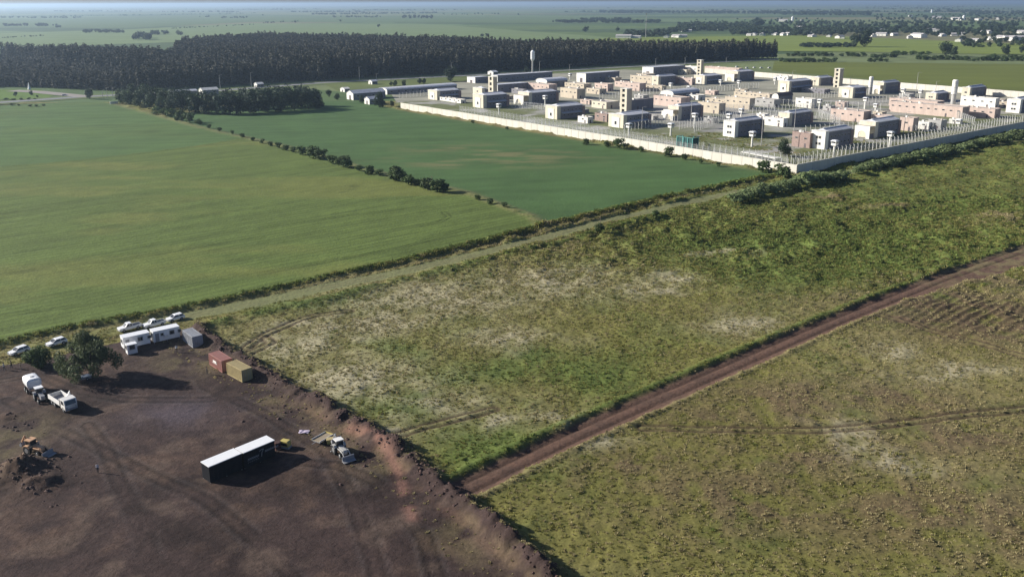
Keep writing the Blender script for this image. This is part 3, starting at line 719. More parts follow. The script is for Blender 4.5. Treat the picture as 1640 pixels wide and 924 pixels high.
# ---- works yard: the willow and the round bush
wil = empty('willow_tree', G(146, 604))
wl_l = []
gq = random.Random(4)
for i in range(19):
    a = gq.uniform(0, 6.28); q = gq.uniform(0.5, 5.2); zz = gq.uniform(4.6, 9.0) - q * 0.35
    wl_l.append((q * math.cos(a), q * math.sin(a), zz, gq.uniform(1.1, 1.9), gq.uniform(1.1, 1.9), gq.uniform(1.2, 2.3)))
wl_l += [(-5.6, -0.6, 3.0, 1.5, 1.5, 2.0), (5.2, 0.8, 3.4, 1.4, 1.4, 1.9), (-3.5, -2.5, 2.6, 1.3, 1.3, 1.9), (2.6, -3.0, 3.2, 1.3, 1.3, 1.8), (-6.8, 1.5, 3.4, 1.2, 1.2, 1.8), (-1.0, 1.0, 8.6, 1.6, 1.6, 1.5)]
inst('crown', leaf_cloud('crown', wl_l, 9500, 0.45, 71, M['leaf_willow'], droop=0.9, shell=0.25), wil)
tb = MB()
for a, ln in ((0.3, 1.0), (1.7, 0.8), (2.9, 1.1), (4.2, 0.9), (5.3, 1.0)):
    tb.tube([Vector((0, 0, 1.4)), Vector((math.cos(a) * 1.6 * ln, math.sin(a) * 1.6 * ln, 3.8)), Vector((math.cos(a) * 3.6 * ln, math.sin(a) * 3.6 * ln, 6.2))], 0.16)
tb.cyl((0, 0, -0.2), (0.1, 0, 1.6), 0.55, 0.38, 9)
tb.build('trunk', M['bark'], wil)
tag(wil, 'large loose grey-green willow standing at the edge of the dirt yard', 'tree')
b = inst('round_bush', leaf_cloud('round_bush', round_lobes(77, 9, 3.0, 4.6, 0.05), 3200, 0.42, 79, M['leaf_bush']), loc=G(63, 587))
tag(b, 'dense dark rounded bush between the white car and the willow', 'bush')

# ---- hedgerow between the crop fields
hr = [(252, 184, 1.5), (262, 186, 1.3), (275, 188, 1.5), (290, 193, 1.8), (303, 197, 1.7), (318, 200, 1.0), (335, 206, .7), (352, 211, .6), (372, 216, .6), (388, 221, .7), (405, 226, .6), (420, 230, .7), (433, 234, .7), (446, 237, .8), (458, 241, .8), (470, 244, .8),
      (484, 248, 1.3), (501, 254, 1.6), (513, 256, 1.4), (531, 262, 1.1), (549, 268, 1.4), (556, 269, 1.3), (574, 274, .7), (593, 279, 1.1), (607, 282, .8), (633, 289, 1.7), (642, 291, 1.2), (655, 296, 1.2), (668, 297, .8), (684, 303, 1.3), (701, 308, 1.5), (712, 308, 1.0), (765, 321, .6), (785, 327, .6), (808, 333, .5)]
for x, y, s in hr:
    o = inst('hedge_shrub', random.choice(BUSH), loc=G(x, y), rz=random.uniform(0, 6.28), sc=(s * 1.9, s * 1.7, s * 1.5))
    tag(o, ('large rounded shrub' if s >= 1.25 else 'medium dark shrub' if s >= .95 else 'low dark shrub') + ' in the hedgerow dividing the two green crop fields', 'shrub', ('large' if s >= 1.25 else 'medium' if s >= .95 else 'low') + ' shrubs of the field hedgerow')
# ---- shrubs along the foot of the pale prison wall
for x, y, s in [(757, 198, .7), (812, 208, .6), (939, 232, 1.1), (972, 236, 1.1), (990, 238, 1.7), (1001, 240, 1.1), (1027, 243, .9), (1071, 251, 1.6), (1096, 256, 1.0), (1122, 262, .7), (1150, 267, .7), (1222, 277, 1.9), (1252, 285, 1.8), (1260, 287, 1.2)]:
    o = inst('wall_shrub', random.choice(BUSH), loc=G(x, y), rz=random.uniform(0, 6.28), sc=(s * 1.4, s * 1.4, s * 1.25))
    tag(o, 'small dry shrub at the foot of the pale perimeter wall', 'shrub', 'shrubs below the pale wall')
# ---- tall shrub belt below the shaded wall
belt = [(1178, 324, .9), (1192, 320, 1.0), (1207, 315, .95), (1222, 312, .95), (1238, 309, 1.0), (1254, 305, 1.0), (1270, 302, 1.05), (1287, 298, 1.2), (1303, 295, 1.35), (1318, 293, 1.2), (1334, 290, 1.15), (1348, 288, .9),
        (1400, 272, 1.0), (1417, 269, 1.1), (1434, 266, 1.2), (1452, 262, 1.2), (1468, 259, 1.1), (1486, 255, 1.1), (1502, 251, 1.2), (1518, 249, 1.2), (1532, 246, .9), (1556, 238, 1.1), (1572, 235, 1.2), (1590, 231, 1.2), (1608, 228, 1.2), (1626, 224, 1.3), (1645, 220, 1.3)]
belt = belt[:12] + [q for a_, b_ in zip(belt[12:-1], belt[13:]) for q in (a_, ((a_[0] + b_[0]) / 2, (a_[1] + b_[1]) / 2 + random.uniform(-3, 1), (a_[2] + b_[2]) / 2.3))] + [(1375, 279, .8), (1387, 275, .9), (1544, 242, 1.0)]
for i, (x, y, s) in enumerate(belt):
    lab = ('tall pale green shrub in the thicket below the corner of the prison wall', 'thicket below the wall corner') if i < 12 else ('tall pale green shrub in the belt along the shaded prison wall', 'shrub belt along the shaded wall')
    o = inst('tall_shrub', random.choice(SHRUB), loc=G(x, y), rz=random.uniform(0, 6.28), sc=(s * 1.6, s * 1.6, s * random.uniform(0.95, 1.25)))
    tag(o, lab[0], 'shrub', lab[1])
# ---- scattered shrubs in the meadow
for x, y, s, lb in [(960, 375, 1.3, 'lone bushy shrub beside the wooden post on the farm track'), (1050, 350, 1.0, 'reddish brown low bush on the verge of the farm track')]:
    o = inst('meadow_shrub', BUSH[0], loc=G(x, y), sc=(s, s, s)); tag(o, lb, 'shrub')
mb = MB(); mb.cyl((0, 0, -0.3), (0, 0, 3.4), 0.11, 0.09, 7); mb.box(-0.5, 0.5, -0.04, 0.04, 2.9, 3.0)
o = mb.build('wooden_post', M['wood']); o.location = G(961, 367); tag(o, 'weathered wooden post with crossbar beside the lone shrub', 'post')
mb = MB(); mb.cyl((0, 0, -0.3), (0, 0, 5.5), 0.13, 0.1, 7); mb.box(-0.6, 0.6, -0.05, 0.05, 5.0, 5.12)
o = mb.build('wooden_post', M['wood']); o.location = G(692, 303); tag(o, 'tall wooden post rising out of the hedgerow shrubs', 'post')

# ---- the grove beside the highway
grove = []
for x, y, s, d in [(196, 163, 1.0, 0), (206, 166, .95, 0), (216, 158, 1.15, 0), (224, 168, 1.0, 0), (233, 160, 1.2, 0), (240, 172, .95, 0), (250, 166, 1.2, 0), (258, 176, .9, 0), (266, 168, 1.1, 0), (272, 178, .8, 0), (280, 170, 1.1, 1),
                   (292, 176, 1.05, 1), (300, 168, 1.0, 1), (312, 178, 1.1, 1), (322, 170, 1.0, 1), (334, 179, 1.05, 1), (345, 172, 1.0, 1), (356, 180, 1.1, 1), (368, 172, 1.1, 1), (378, 179, 1.1, 1), (390, 171, 1.15, 1), (402, 178, 1.2, 1), (414, 170, 1.15, 1),
                   (425, 176, 1.25, 1), (437, 169, 1.2, 1), (449, 175, 1.25, 1), (460, 168, 1.2, 1), (471, 173, 1.25, 1), (483, 167, 1.2, 1), (494, 171, 1.15, 1), (505, 166, 1.0, 1), (512, 170, .7, 1)]:
    k = random.randrange(3)
    lab = 'dark evergreen in the shaded half of the grove behind the green field' if d else 'rounded grey-green tree in the sunlit half of the grove by the highway'
    tree('evergreen_tree' if d else 'grove_tree', (CR_D if d else CR_R)[k], TR_R[k], G(x, y + 4), lab, group='evergreens of the grove' if d else 'sunlit trees of the grove', s=s * 1.22)
for x, y, s, lb in [(143, 159, .8, 'single dark round tree on the highway bend'), (608, 172, 1.0, 'dark round tree at the end of the pale perimeter wall'), (722, 131, 1.3, 'tall dark conifer beside the long prison sheds'), (628, 171, .45, 'small grey shrub against the end of the pale wall'),
                    (527, 156, .6, 'small tree beside the shaded grove'), (540, 160, .55, 'low tree in front of the grey-roofed house'), (580, 166, .6, 'bushy tree in front of the white house'), (592, 164, .5, 'low bush beside the white house wall'),
                    (633, 138, .55, 'round tree on the lawn behind the long barrel-roofed shed'), (626, 138, .4, 'small tree on the lawn behind the long barrel-roofed shed'), (647, 138, .5, 'dark bushy tree behind the ridge of the long shed'), (672, 135, .55, 'middle tree behind the ridge of the long shed'), (679, 135, .55, 'twin tree behind the ridge of the long shed'),
                    (843, 117, .7, 'grey bushy tree at the foot of the water tank tower'), (1255, 251, .9, 'leafy tree standing alone inside the near corner of the prison wall')]:
    k = random.randrange(3); tree('tree', CR_D[k] if 'dark' in lb else CR_R[k], TR_R[k], G(x, y), lb, s=s)
for x, y, s in [(25, 155, .4), (50, 153, .42), (60, 157, .22)]:
    k = random.randrange(3); tree('lawn_tree', CR_R[k], TR_R[k], G(x, y), 'small round green tree on the lawn beside the highway', group='lawn trees', s=s)
for x, y, s in [(10, 160, 1.0), (22, 161, 1.0), (34, 160.5, 1.2), (46, 160, 1.2), (56, 160, .9), (18, 169, 1.0), (30, 169.5, .9), (48, 171, 1.1), (58, 171, 1.1), (70, 170, 1.0)]:
    o = inst('low_hedge', random.choice(BUSH), loc=P(x, y), rz=random.uniform(0, 6), sc=(s * 1.6, s, s * .6)); tag(o, 'low clipped hedge bush along the highway verge', 'shrub', 'hedges along the highway verge')

# ---- far trees, hedgerows and the far town's greenery
FT = []
def treeline(x0, x1, y, n, jit=0.6, s=(0.6, 1.2), y1=None, rows=1):
    for i in range(n):
        t = random.random(); x = x0 + (x1 - x0) * t; yy = y + ((y1 - y) * t if y1 is not None else 0) + random.uniform(-jit, jit)
        FT.append((x, yy, random.uniform(*s)))
treeline(6, 92, 42.5, 34, .5); treeline(134, 198, 52.5, 40, .9, (.6, 1)); treeline(215, 240, 63, 18, 2, (1, 1.5)); treeline(240, 290, 56, 16, 1.2, (.8, 1.1)); treeline(355, 396, 29.5, 26, .5); treeline(317, 342, 28, 8, .3)
treeline(0, 130, 29.5, 45, .5, (.7, 1.2)); treeline(85, 100, 45, 3, .4); treeline(100, 420, 27, 70, .25, (.5, .9), 22); treeline(270, 410, 47, 40, .3, (.25, .5), 40); treeline(0, 70, 62, 25, .3, (.25, .4), 58)
treeline(500, 700, 24, 150, .6, (.8, 1.3), 22); treeline(645, 692, 29, 50, 2, (.9, 1.3)); treeline(530, 610, 28.5, 26, .5); treeline(705, 800, 24, 12, .8); treeline(420, 480, 38, 12, .5, (.4, .7), 35)
for q in [(421, 26, 1.1), (511, 24, 1.2), (473, 37, 1), (545, 35.5, 1), (606, 44.5, 1), (772, 59.5, .8), (780, 59.5, .8), (830, 25, 1.2), (938, 53, 1.6), (989, 50.5, 1.2), (798, 24, 1.2), (20, 42, 1)]: FT.append(q)
treeline(885, 1058, 36.5, 140, .9, (.8, 1.3), 37); treeline(930, 1010, 34, 60, 1.2, (1, 1.5)); treeline(905, 945, 20, 16, .4); treeline(960, 1250, 20.5, 330, 1.1, (1.2, 2), 22); treeline(1240, 1395, 23, 230, 2, (1.2, 2.2), 24); treeline(1000, 1072, 58, 70, 2.5, (.9, 1.4)); treeline(1070, 1100, 51, 24, 2, (.9, 1.3))
treeline(1085, 1210, 46, 220, 5, (.9, 1.5)); treeline(1170, 1260, 52, 220, 5, (.8, 1.4)); treeline(1230, 1640, 46, 420, 8, (.8, 1.3)); treeline(1205, 1222, 41, 24, 3, (1.4, 2.2)); treeline(1260, 1340, 55, 70, 3.5, (.7, 1.2)); treeline(1340, 1460, 52, 90, 5, (.8, 1.4)); treeline(1100, 1640, 36, 120, 4, (.5, 1)); treeline(1400, 1640, 29, 170, 5, (.6, 1.2))
treeline(1460, 1600, 55, 90, 5, (.7, 1.2)); treeline(1540, 1640, 22, 90, 2.5, (1, 1.6)); treeline(1500, 1570, 19, 60, 1.5, (1, 1.6)); treeline(1280, 1372, 76, 60, 1.2, (.5, .8)); treeline(1540, 1660, 70, 70, 6, (.5, 1)); treeline(1590, 1600, 46, 12, 2, (1.2, 1.6)); treeline(1600, 1660, 62, 24, 2, (.8, 1.2))
for r in range(26):
    yy = 8 + 13 * random.random() ** 1.4; x0 = random.uniform(-50, 1500); treeline(x0, x0 + random.uniform(60, 380), yy, int(26 + 60 * random.random()), .25, (.8, 1.6), yy + random.uniform(-.6, .6))
FT = [q for q in FT if q[1] > 7.2]
pp = np.array([[*P2(x, y), 0] for x, y, s in FT]); sc = np.array([s for *_, s in FT]) * 1.1
scatter('distant_trees', pp, rng.uniform(0, 6.28, len(pp)), np.column_stack([sc, sc, sc * 0.95]), rng.integers(0, 3, len(pp)), FARTREE, label='far tree belts and hedgerows fading across the plain', cat='trees')
# tree rows one can still tell apart on the right
for x, y, s, lb in [(1384, 76, 3.0, 'big spreading grey-green tree towering over the far hedge'), (1368, 76, 2.2, 'rounded tree leaning on the big far tree'), (1514, 92, 2.1, 'bare-looking tall tree above the hedge behind the crop field'), (1527, 91, 1.4, 'lower tree beside the tall bare-looking tree'), (1610, 88, 1.5, 'flat-topped pale tree near the far sheds'), (1636, 86, 1.1, 'dark tree beside the flat-topped pale tree')]:
    k = random.randrange(3); tree('far_tree', CR_R[k], TR_R[k], P(x, y), lb, s=s)
hb = []
for x0, x1, y, n in [(1248, 1340, 99.5, 12), (1262, 1336, 90, 12), (1395, 1440, 93, 6), (1430, 1490, 88, 9), (1470, 1545, 96, 11), (1540, 1650, 98, 14), (1390, 1425, 99, 4), (1345, 1390, 91, 5), (1580, 1650, 94, 8), (1555, 1590, 76, 4)]:
    for i in range(n):
        s = random.uniform(1.5, 2.6); o = inst('hedge_bush', random.choice(BUSH), loc=P(x0 + (x1 - x0) * (i + random.random() * .5) / n, y + random.uniform(-.8, .8)), rz=random.uniform(0, 6), sc=(s * 1.5, s * 1.5, s))
        tag(o, 'dark rounded bush in the hedges beyond the walled compound', 'bush', 'hedges beyond the compound')

# ---- weeds and clods: nobody could count them
def tuft(name, n, r, h, m, seed):
    g = np.random.default_rng(seed); mb = MB()
    for i in range(n):
        a = g.uniform(0, 6.28); q = r * math.sqrt(g.random()); x, y = q * math.cos(a), q * math.sin(a)
        b = g.uniform(0, 6.28); w = g.uniform(0.06, 0.13); hh = h * g.uniform(0.5, 1.0) * (1.1 - 0.6 * q / r); lx, ly = math.cos(a) * hh * 0.5 * g.random(), math.sin(a) * hh * 0.5 * g.random()
        dx, dy = math.cos(b) * w, math.sin(b) * w
        mb.add([(x - dx, y - dy, -0.08), (x + dx, y + dy, -0.08), (x + lx + dx * .8, y + ly + dy * .8, hh * .7), (x + 1.5 * lx, y + 1.5 * ly, hh), (x + lx - dx * .8, y + ly - dy * .8, hh * .7)], [(0, 1, 2, 3, 4)])
    me = mb.mesh(name); me.materials.append(m); return me
TUFTS = [tuft('weed', 16, 0.42, 0.55, M['weed_green'], 1), tuft('weed', 18, 0.5, 0.75, M['weed_green'], 2), tuft('weed', 15, 0.42, 0.5, M['weed_olive'], 3), tuft('weed', 16, 0.45, 0.6, M['weed_olive'], 4), tuft('weed', 14, 0.4, 0.5, M['weed_straw'], 5), tuft('weed', 15, 0.4, 0.6, M['weed_straw'], 6)]
n = 430000
wx = rng.uniform(-190, 300, n); wy = rng.uniform(78, 338, n)
wx = np.concatenate([wx, rng.uniform(40, 420, 85000)]); wy = np.concatenate([wy, rng.uniform(338, 520, 85000)])
keep = np.abs(wx) < 0.61 * wy + 14; wx = wx[keep]; wy = wy[keep]
wh, wc, wk = survey(wx, wy)
den = 0.5 + 0.5 * sstep(0.40, 0.6, fbm(wx, wy, 5, 201)); den *= np.where((wk == 0), 0.85, np.where(wk == 4, 0.0, 0.0))
dHB_, _, _ = pdist(wx, wy, HB); den = np.where(dHB_ < 1.6, 0.9, den)
dBm, _, _ = pdist(wx, wy, BERM); den = np.where((wk == 6) & (dBm < 9) & (dBm > 2.2), 0.10, den)
dLn, _, sLn = pdist(wx, wy, LANE); den = np.where((sLn > 0) & (dLn > 3.9) & (dLn < 5.0) & (wk == 0), 0.45, den)
dWl, _, _ = pdist(wx, wy, [(W_LEFT.x, W_LEFT.y), (W_NEAR.x, W_NEAR.y), (W_RIGHT.x, W_RIGHT.y)])
den = np.where((wk == 7) & (dWl < 75) & (dWl > 1.5), 0.45 * sstep(0.4, 0.6, fbm(wx, wy, 8, 203)), den)
den *= 1 - 0.7 * blobs(wx, wy, PALE[:4], 31)
q_ = P2(1560, 500); den *= 1 - 0.85 * np.exp(-((wx - q_[0]) / 24) ** 2 - ((wy - q_[1]) / 17) ** 2)
for ln in RUTS:
    dd, _, _ = pdist(wx, wy, ln); den = np.where((dd > 0.35) & (dd < 1.7), 0.03, den)
keep = rng.random(len(wx)) < den
wx, wy, wh, wc = wx[keep], wy[keep], wh[keep], wc[keep]
dryness = wc[:, 0] / wc[:, 1] + rng.normal(0, 0.12, len(wx))
pick = np.where(dryness < 0.80, rng.integers(0, 2, len(wx)), np.where(dryness < 1.1, rng.integers(2, 4, len(wx)), rng.integers(4, 6, len(wx))))
up = sstep(210, 300, wy + 0.25 * wx)
sz = (0.38 + 0.5 * rng.random(len(wx)) ** 1.8) * (0.85 + 0.7 * up); dHB_, _, _ = pdist(wx, wy, HB); sz *= np.where(dHB_ < 1.6, 1.7, 1)
print('weeds', len(wx))
scatter('weeds', np.column_stack([wx, wy, wh]), rng.uniform(0, 6.28, len(wx)), np.column_stack([sz, sz, sz * rng.uniform(0.7, 1.1, len(wx))]), pick, TUFTS, label='rough weeds and tall grass covering the meadow and banks', cat='weeds')
def clod(seed):
    g = np.random.default_rng(seed); mb = MB(); vs_ = []
    for z, r in ((-0.25, .8), (0.05, 1.0), (0.4, .75), (0.62, .3)):
        for i in range(7):
            a = i * 2 * math.pi / 7 + g.uniform(-.2, .2); q = r * g.uniform(.65, 1.2); vs_.append((q * math.cos(a), q * math.sin(a), z + g.uniform(-.1, .1)))
    fs = [(j * 7 + i, j * 7 + (i + 1) % 7, j * 7 + 7 + (i + 1) % 7, j * 7 + 7 + i) for j in range(3) for i in range(7)] + [tuple(range(21, 28))]
    mb.add(vs_, fs); me = mb.mesh('clod'); me.materials.append(M['soil']); return me
CL = [clod(i) for i in range(3)]
cx_, cy_ = [], []
for i in range(650):
    k = rng.integers(0, len(BERM) - 1); t = rng.random(); a, b = BERM[k], BERM[k + 1]
    cx_.append(a[0] + (b[0] - a[0]) * t + rng.normal(0, 1.1)); cy_.append(a[1] + (b[1] - a[1]) * t + rng.normal(0, 1.1))
for px, py, r_, n_ in ((40, 752, 2.4, 60), (15, 765, 3, 50), (60, 776, 3, 40), (8, 690, 3, 30), (450, 650, 5, 30), (560, 725, 4, 25)):
    for i in range(n_):
        q = P(px, py); cx_.append(q.x + rng.normal(0, r_)); cy_.append(q.y + rng.normal(0, r_))
cx_ = np.array(cx_); cy_ = np.array(cy_); ch = survey(cx_, cy_)[0]; cs = 0.10 + 0.30 * rng.random(len(cx_)) ** 2
scatter('soil_clods', np.column_stack([cx_, cy_, ch]), rng.uniform(0, 6.28, len(cx_)), np.column_stack([cs, cs * rng.uniform(.7, 1.2, len(cs)), cs]), rng.integers(0, 3, len(cs)), CL, label='dark clods of earth along the bulldozed bank round the yard', cat='soil')


# ================================================================== the walled compound
a1 = math.atan2(W_RIGHT.y - W_NEAR.y, W_RIGHT.x - W_NEAR.x); a2 = math.atan2(W_LEFT.y - W_NEAR.y, W_LEFT.x - W_NEAR.x) - math.pi / 2
UA = (a1 + a2) / 2
print('compound angle', math.degrees(a1), math.degrees(a2))
Uv = Vector((math.cos(UA), math.sin(UA), 0)); Vv = Vector((-math.sin(UA), math.cos(UA), 0))
def run(p, d, x):
    """how far along d from p until the photo column x"""
    k = (x - 820) / FPX
    # image column of a ground point, roll ignored
    c = p.x * cF.y; dep = lambda q: q.y * cF.y + (CAMH - q.z) * -cF.z
    s = (k * (p.y * math.cos(PITCH) + CAMH * math.sin(PITCH)) - p.x) / (d.x - k * d.y * math.cos(PITCH))
    return s
def hgt(x, yb, yt):
    hor = 8 - 5.5 * x / 1640
    return CAMH * (yb - yt) / (yb - hor) * 1.02
def site(xl, xc, xr, yb, yt):
    p = P(xc, yb); p.z = 0.0
    return p, max(3.0, run(p, Vv, xl)), max(3.0, run(p, Uv, xr)), hgt(xc, yb, yt)

def window(parent, x, y, z, w, h, axis='x', proud=0.0):
    """pane with a frame that stands proud of the wall (axis x: on the face x = const looking to -x; axis y: looking to -y)"""
    mb = MB(); fr = MB(); t = 0.12
    if axis == 'x':
        mb.box(x - 0.02, x + 0.05, y - w / 2, y + w / 2, z - h / 2, z + h / 2)
        for a0, a1_, b0, b1 in ((-w / 2 - t, w / 2 + t, h / 2, h / 2 + t), (-w / 2 - t, w / 2 + t, -h / 2 - t, -h / 2), (-w / 2 - t, -w / 2, -h / 2, h / 2), (w / 2, w / 2 + t, -h / 2, h / 2)):
            fr.box(x - 0.12, x + 0.04, y + a0, y + a1_, z + b0, z + b1)
    else:
        mb.box(x - w / 2, x + w / 2, y - 0.02, y + 0.05, z - h / 2, z + h / 2)
        for a0, a1_, b0, b1 in ((-w / 2 - t, w / 2 + t, h / 2, h / 2 + t), (-w / 2 - t, w / 2 + t, -h / 2 - t, -h / 2), (-w / 2 - t, -w / 2, -h / 2, h / 2), (w / 2, w / 2 + t, -h / 2, h / 2)):
            fr.box(x + a0, x + a1_, y - 0.12, y + 0.04, z + b0, z + b1)
    o = mb.build('window', M['glass'], parent); fr.build('frame', M['conc_grey'], o)
    return o

def arch_prof(w, h, ah, n=8):
    """outline of a wall of width w, height h with an arched opening"""
    r = w * 0.26; c = w * 0.5
    pts = [(0, 0), (c - r, 0), (c - r, ah - r)]
    pts += [(c - r * math.cos(math.pi * i / n), ah - r + r * math.sin(math.pi * i / n)) for i in range(1, n)]
    return pts + [(c + r, ah - r), (c + r, 0), (w, 0), (w, h), (0, h)]

def cell_block(xl, xc, xr, yb, yt, style, label, wall='cream'):
    p, W, L, H = site(xl, xc, xr, yb, yt)
    H = max(5.0, min(H, 9.5)); W = max(6.5, min(W, 13))
    t = tag(empty('cell_block', p, UA), label, 'building')
    fd = 3.2
    MB().box(0, fd, 0, W, -0.2, H).build('front_wall', M[wall], t)
    mb = MB(); mb.box(-0.15, fd + 0.15, -0.15, W + 0.15, H, H + 0.22); mb.build('parapet', M['white_r'], t)
    MB().box(fd, L - 2.6, 0.6, W - 0.6, -0.2, H - 0.55).build('side_wall', M['shaded_grey_wall'], t)
    # zinc roof on a raised band
    mb = MB(); mb.prism_x([(0.05, H - 0.55), (W - 0.05, H - 0.55), (W - 0.05, H - 0.2), (W * 0.5, H + 1.0), (0.05, H - 0.2)], fd + 0.02, L - 2.3)
    rf = mb.build('roof', M['metal_roof'], t)
    mb = MB(); mb.box(fd + 1.0, L - 3.0, W * 0.5 - 0.35, W * 0.5 + 0.35, H + 0.8, H + 1.25); mb.build('ridge_vent', M['metal_roof'], rf)
    MB().box(L - 2.6, L, 0.25, W - 0.25, -0.2, H - 1.3).build('rear_wall', M['brick'], t)
    MB().box(L - 2.65, L + 0.1, 0.15, W - 0.15, H - 1.3, H - 1.1).build('rear_roof', M['flat_roof'], t)
    n = max(2, int((L - 8) / 3.2))
    for i in range(n):
        x = fd + 2.0 + (L - 8.0) * (i + 0.5) / n
        window(t, x, 0.6, H * 0.66, 1.3, 0.8, 'y')
        window(t, x, 0.6, H * 0.28, 1.3, 0.8, 'y')
    mb = MB(); mb.prism_x([(-1.6, H * 0.44), (0.6, H * 0.44), (0.6, H * 0.52), (-1.6, H * 0.46)], fd + 1.2, L - 3.4)
    if style in ('niche',): mb.build('canopy', M['metal_roof'], t)
    if style == 'four':
        for dy in (-0.85, 0.85):
            for z in (H * 0.3, H * 0.66): window(t, 0, W * 0.47 + dy, z, 1.05, 1.15)
    elif style == 'two':
        for dy in (-0.9, 0.9): window(t, 0, W * 0.5 + dy, H * 0.55, 1.1, 0.9)
    elif style == 'niche':
        mb = MB(); mb.box(-0.25, 0, W * 0.25, W * 0.75, 0, H * 0.78); mb.build('porch', M['cream' if wall != 'cream' else 'white_r'], t)
        window(t, -0.25, W * 0.5, H * 0.36, 1.4, 1.9)
    elif style == 'arch':
        h2 = H * 0.78
        mb = MB(); mb.add([], [])
        prof = arch_prof(W * 0.92, h2, h2 * 0.62)
        n_ = len(prof)
        for x0, x1 in ((-5.0, -4.5),):
            vv = [(x0, q + W * 0.04, z) for q, z in prof] + [(x1, q + W * 0.04, z) for q, z in prof]
            mid = n_
            # front as strips so that the opening stays open
            r = W * 0.92 * 0.26; c = W * 0.46; ah = h2 * 0.62; y0 = W * 0.04
            mb.box(x0, x1, y0, y0 + c - r, 0, h2); mb.box(x0, x1, y0 + c + r, y0 + 2 * c, 0, h2)
            k = 8
            for i in range(k):
                a_0 = math.pi * i / k; a_1 = math.pi * (i + 1) / k
                ya, za = y0 + c - r * math.cos(a_0), ah - r + r * math.sin(a_0); yb_, zb = y0 + c - r * math.cos(a_1), ah - r + r * math.sin(a_1)
                mb.add([(x0, ya, za), (x0, yb_, zb), (x0, yb_, h2), (x0, ya, h2), (x1, ya, za), (x1, yb_, zb), (x1, yb_, h2), (x1, ya, h2)],
                       [(0, 3, 2, 1), (4, 5, 6, 7), (0, 1, 5, 4), (2, 3, 7, 6)])
        po = mb.build('porch_wall', M['white_r'], t)
        MB().box(-4.5, 0, W * 0.05, W * 0.95, h2 - 0.35, h2 - 0.05).build('porch_roof', M['flat_roof'], t)
        mb = MB(); mb.box(-4.5, 0, W * 0.06, W * 0.06 + 0.25, 0, h2 * 0.4); mb.build('porch_rail', M['shaded_grey_wall'], t)
    else:
        window(t, 0, W * 0.5, H * 0.55, 1.6, 1.0)
    return t

def stair_tower(xl, xc, xr, yb, yt, label):
    p, W, L, H = site(xl, xc, xr, yb, yt); W = max(4.0, min(W, 6.5)); L = max(4.0, min(L, 6.0))
    t = tag(empty('stair_tower', p, UA), label, 'tower')
    MB().box(0.8, L, 0.02, W - 0.02, -0.2, H - 0.4).build('shaft', M['beige'], t)
    mb = MB(); mb.box(0, 0.8, 0, W * 0.3, -0.2, H); mb.box(0, 0.8, W * 0.7, W, -0.2, H); mb.box(0.8, L, 0, W, H - 0.4, H)
    z = 0; step = H / 4.7
    for i in range(6):
        z0 = step * (i - 0.35); mb.box(0.02, 0.8, W * 0.3, W * 0.7, max(z0, 0), min(z0 + step * 0.42, H - 0.02))
    mb.build('facade', M['cream'], t)
    for i in range(5):
        z0 = step * (i + 0.07); z1 = min(step * (i + 0.65), H - 0.05)
        if z1 > z0: MB().box(0.6, 0.79, W * 0.3, W * 0.7, z0, z1).build('opening', M['glass'], t)  # dark pane standing in for the shade inside the recess
    MB().box(-0.2, L + 0.2, -0.2, W + 0.2, H, H + 0.3).build('roof', M['white_r'], t)
    return t

def low_block(xl, xc, xr, yb, yt, wall, label, openings=True):
    p, W, L, H = site(xl, xc, xr, yb, yt); H = max(2.8, min(H, 8)); L = max(5, L)
    t = tag(empty('low_block', p, UA), label, 'building')
    MB().box(0, L, 0, W, -0.2, H - 0.5).build('wall', M[wall], t)
    mb = MB(); k = 0.3
    mb.box(-0.06, k, -0.06, W + 0.06, H - 0.5, H); mb.box(L - k, L + 0.06, -0.06, W + 0.06, H - 0.5, H); mb.box(k, L - k, -0.06, k, H - 0.5, H); mb.box(k, L - k, W - k, W + 0.06, H - 0.5, H)
    mb.build('parapet', M[wall], t)
    MB().box(k, L - k, k, W - k, H - 0.5, H - 0.3).build('roof', M['flat_roof'], t)
    if openings and W > 6:
        for q in range(max(1, int(W / 9))):
            xx = random.uniform(.6, max(.7, L - 1.8)); yy = random.uniform(.8, W - 2); w_ = random.uniform(.6, 1.3)
            MB().box(xx, xx + w_, yy, yy + random.uniform(.6, 1.6), H - 0.3, H + random.uniform(.2, .9)).build('roof_vent', M[random.choice(('conc_grey', 'white_r', 'flat_roof'))], t)
    if openings:
        n = max(1, int(W / 5))
        for i in range(n):
            window(t, 0, W * (i + 0.5) / n, H * 0.62, 1.5, 0.7)
        MB().box(-0.05, 0.02, W * 0.2, W * 0.2 + 1.2, 0, min(2.3, H * 0.5)).build('door', M['dark_roof'], t)
        MB().box(L * 0.35, L * 0.35 + 1.4, -0.05, 0.02, 0, min(2.4, H * 0.5)).build('door', M['dark_roof'], t)
        rt = MB(); rt.box(L * 0.3, L * 0.3 + 1.1, W * 0.6, W * 0.6 + 1.4, H - 0.3, H + 0.8); rt.build('roof_tank', M['white_r'], t)
    return t

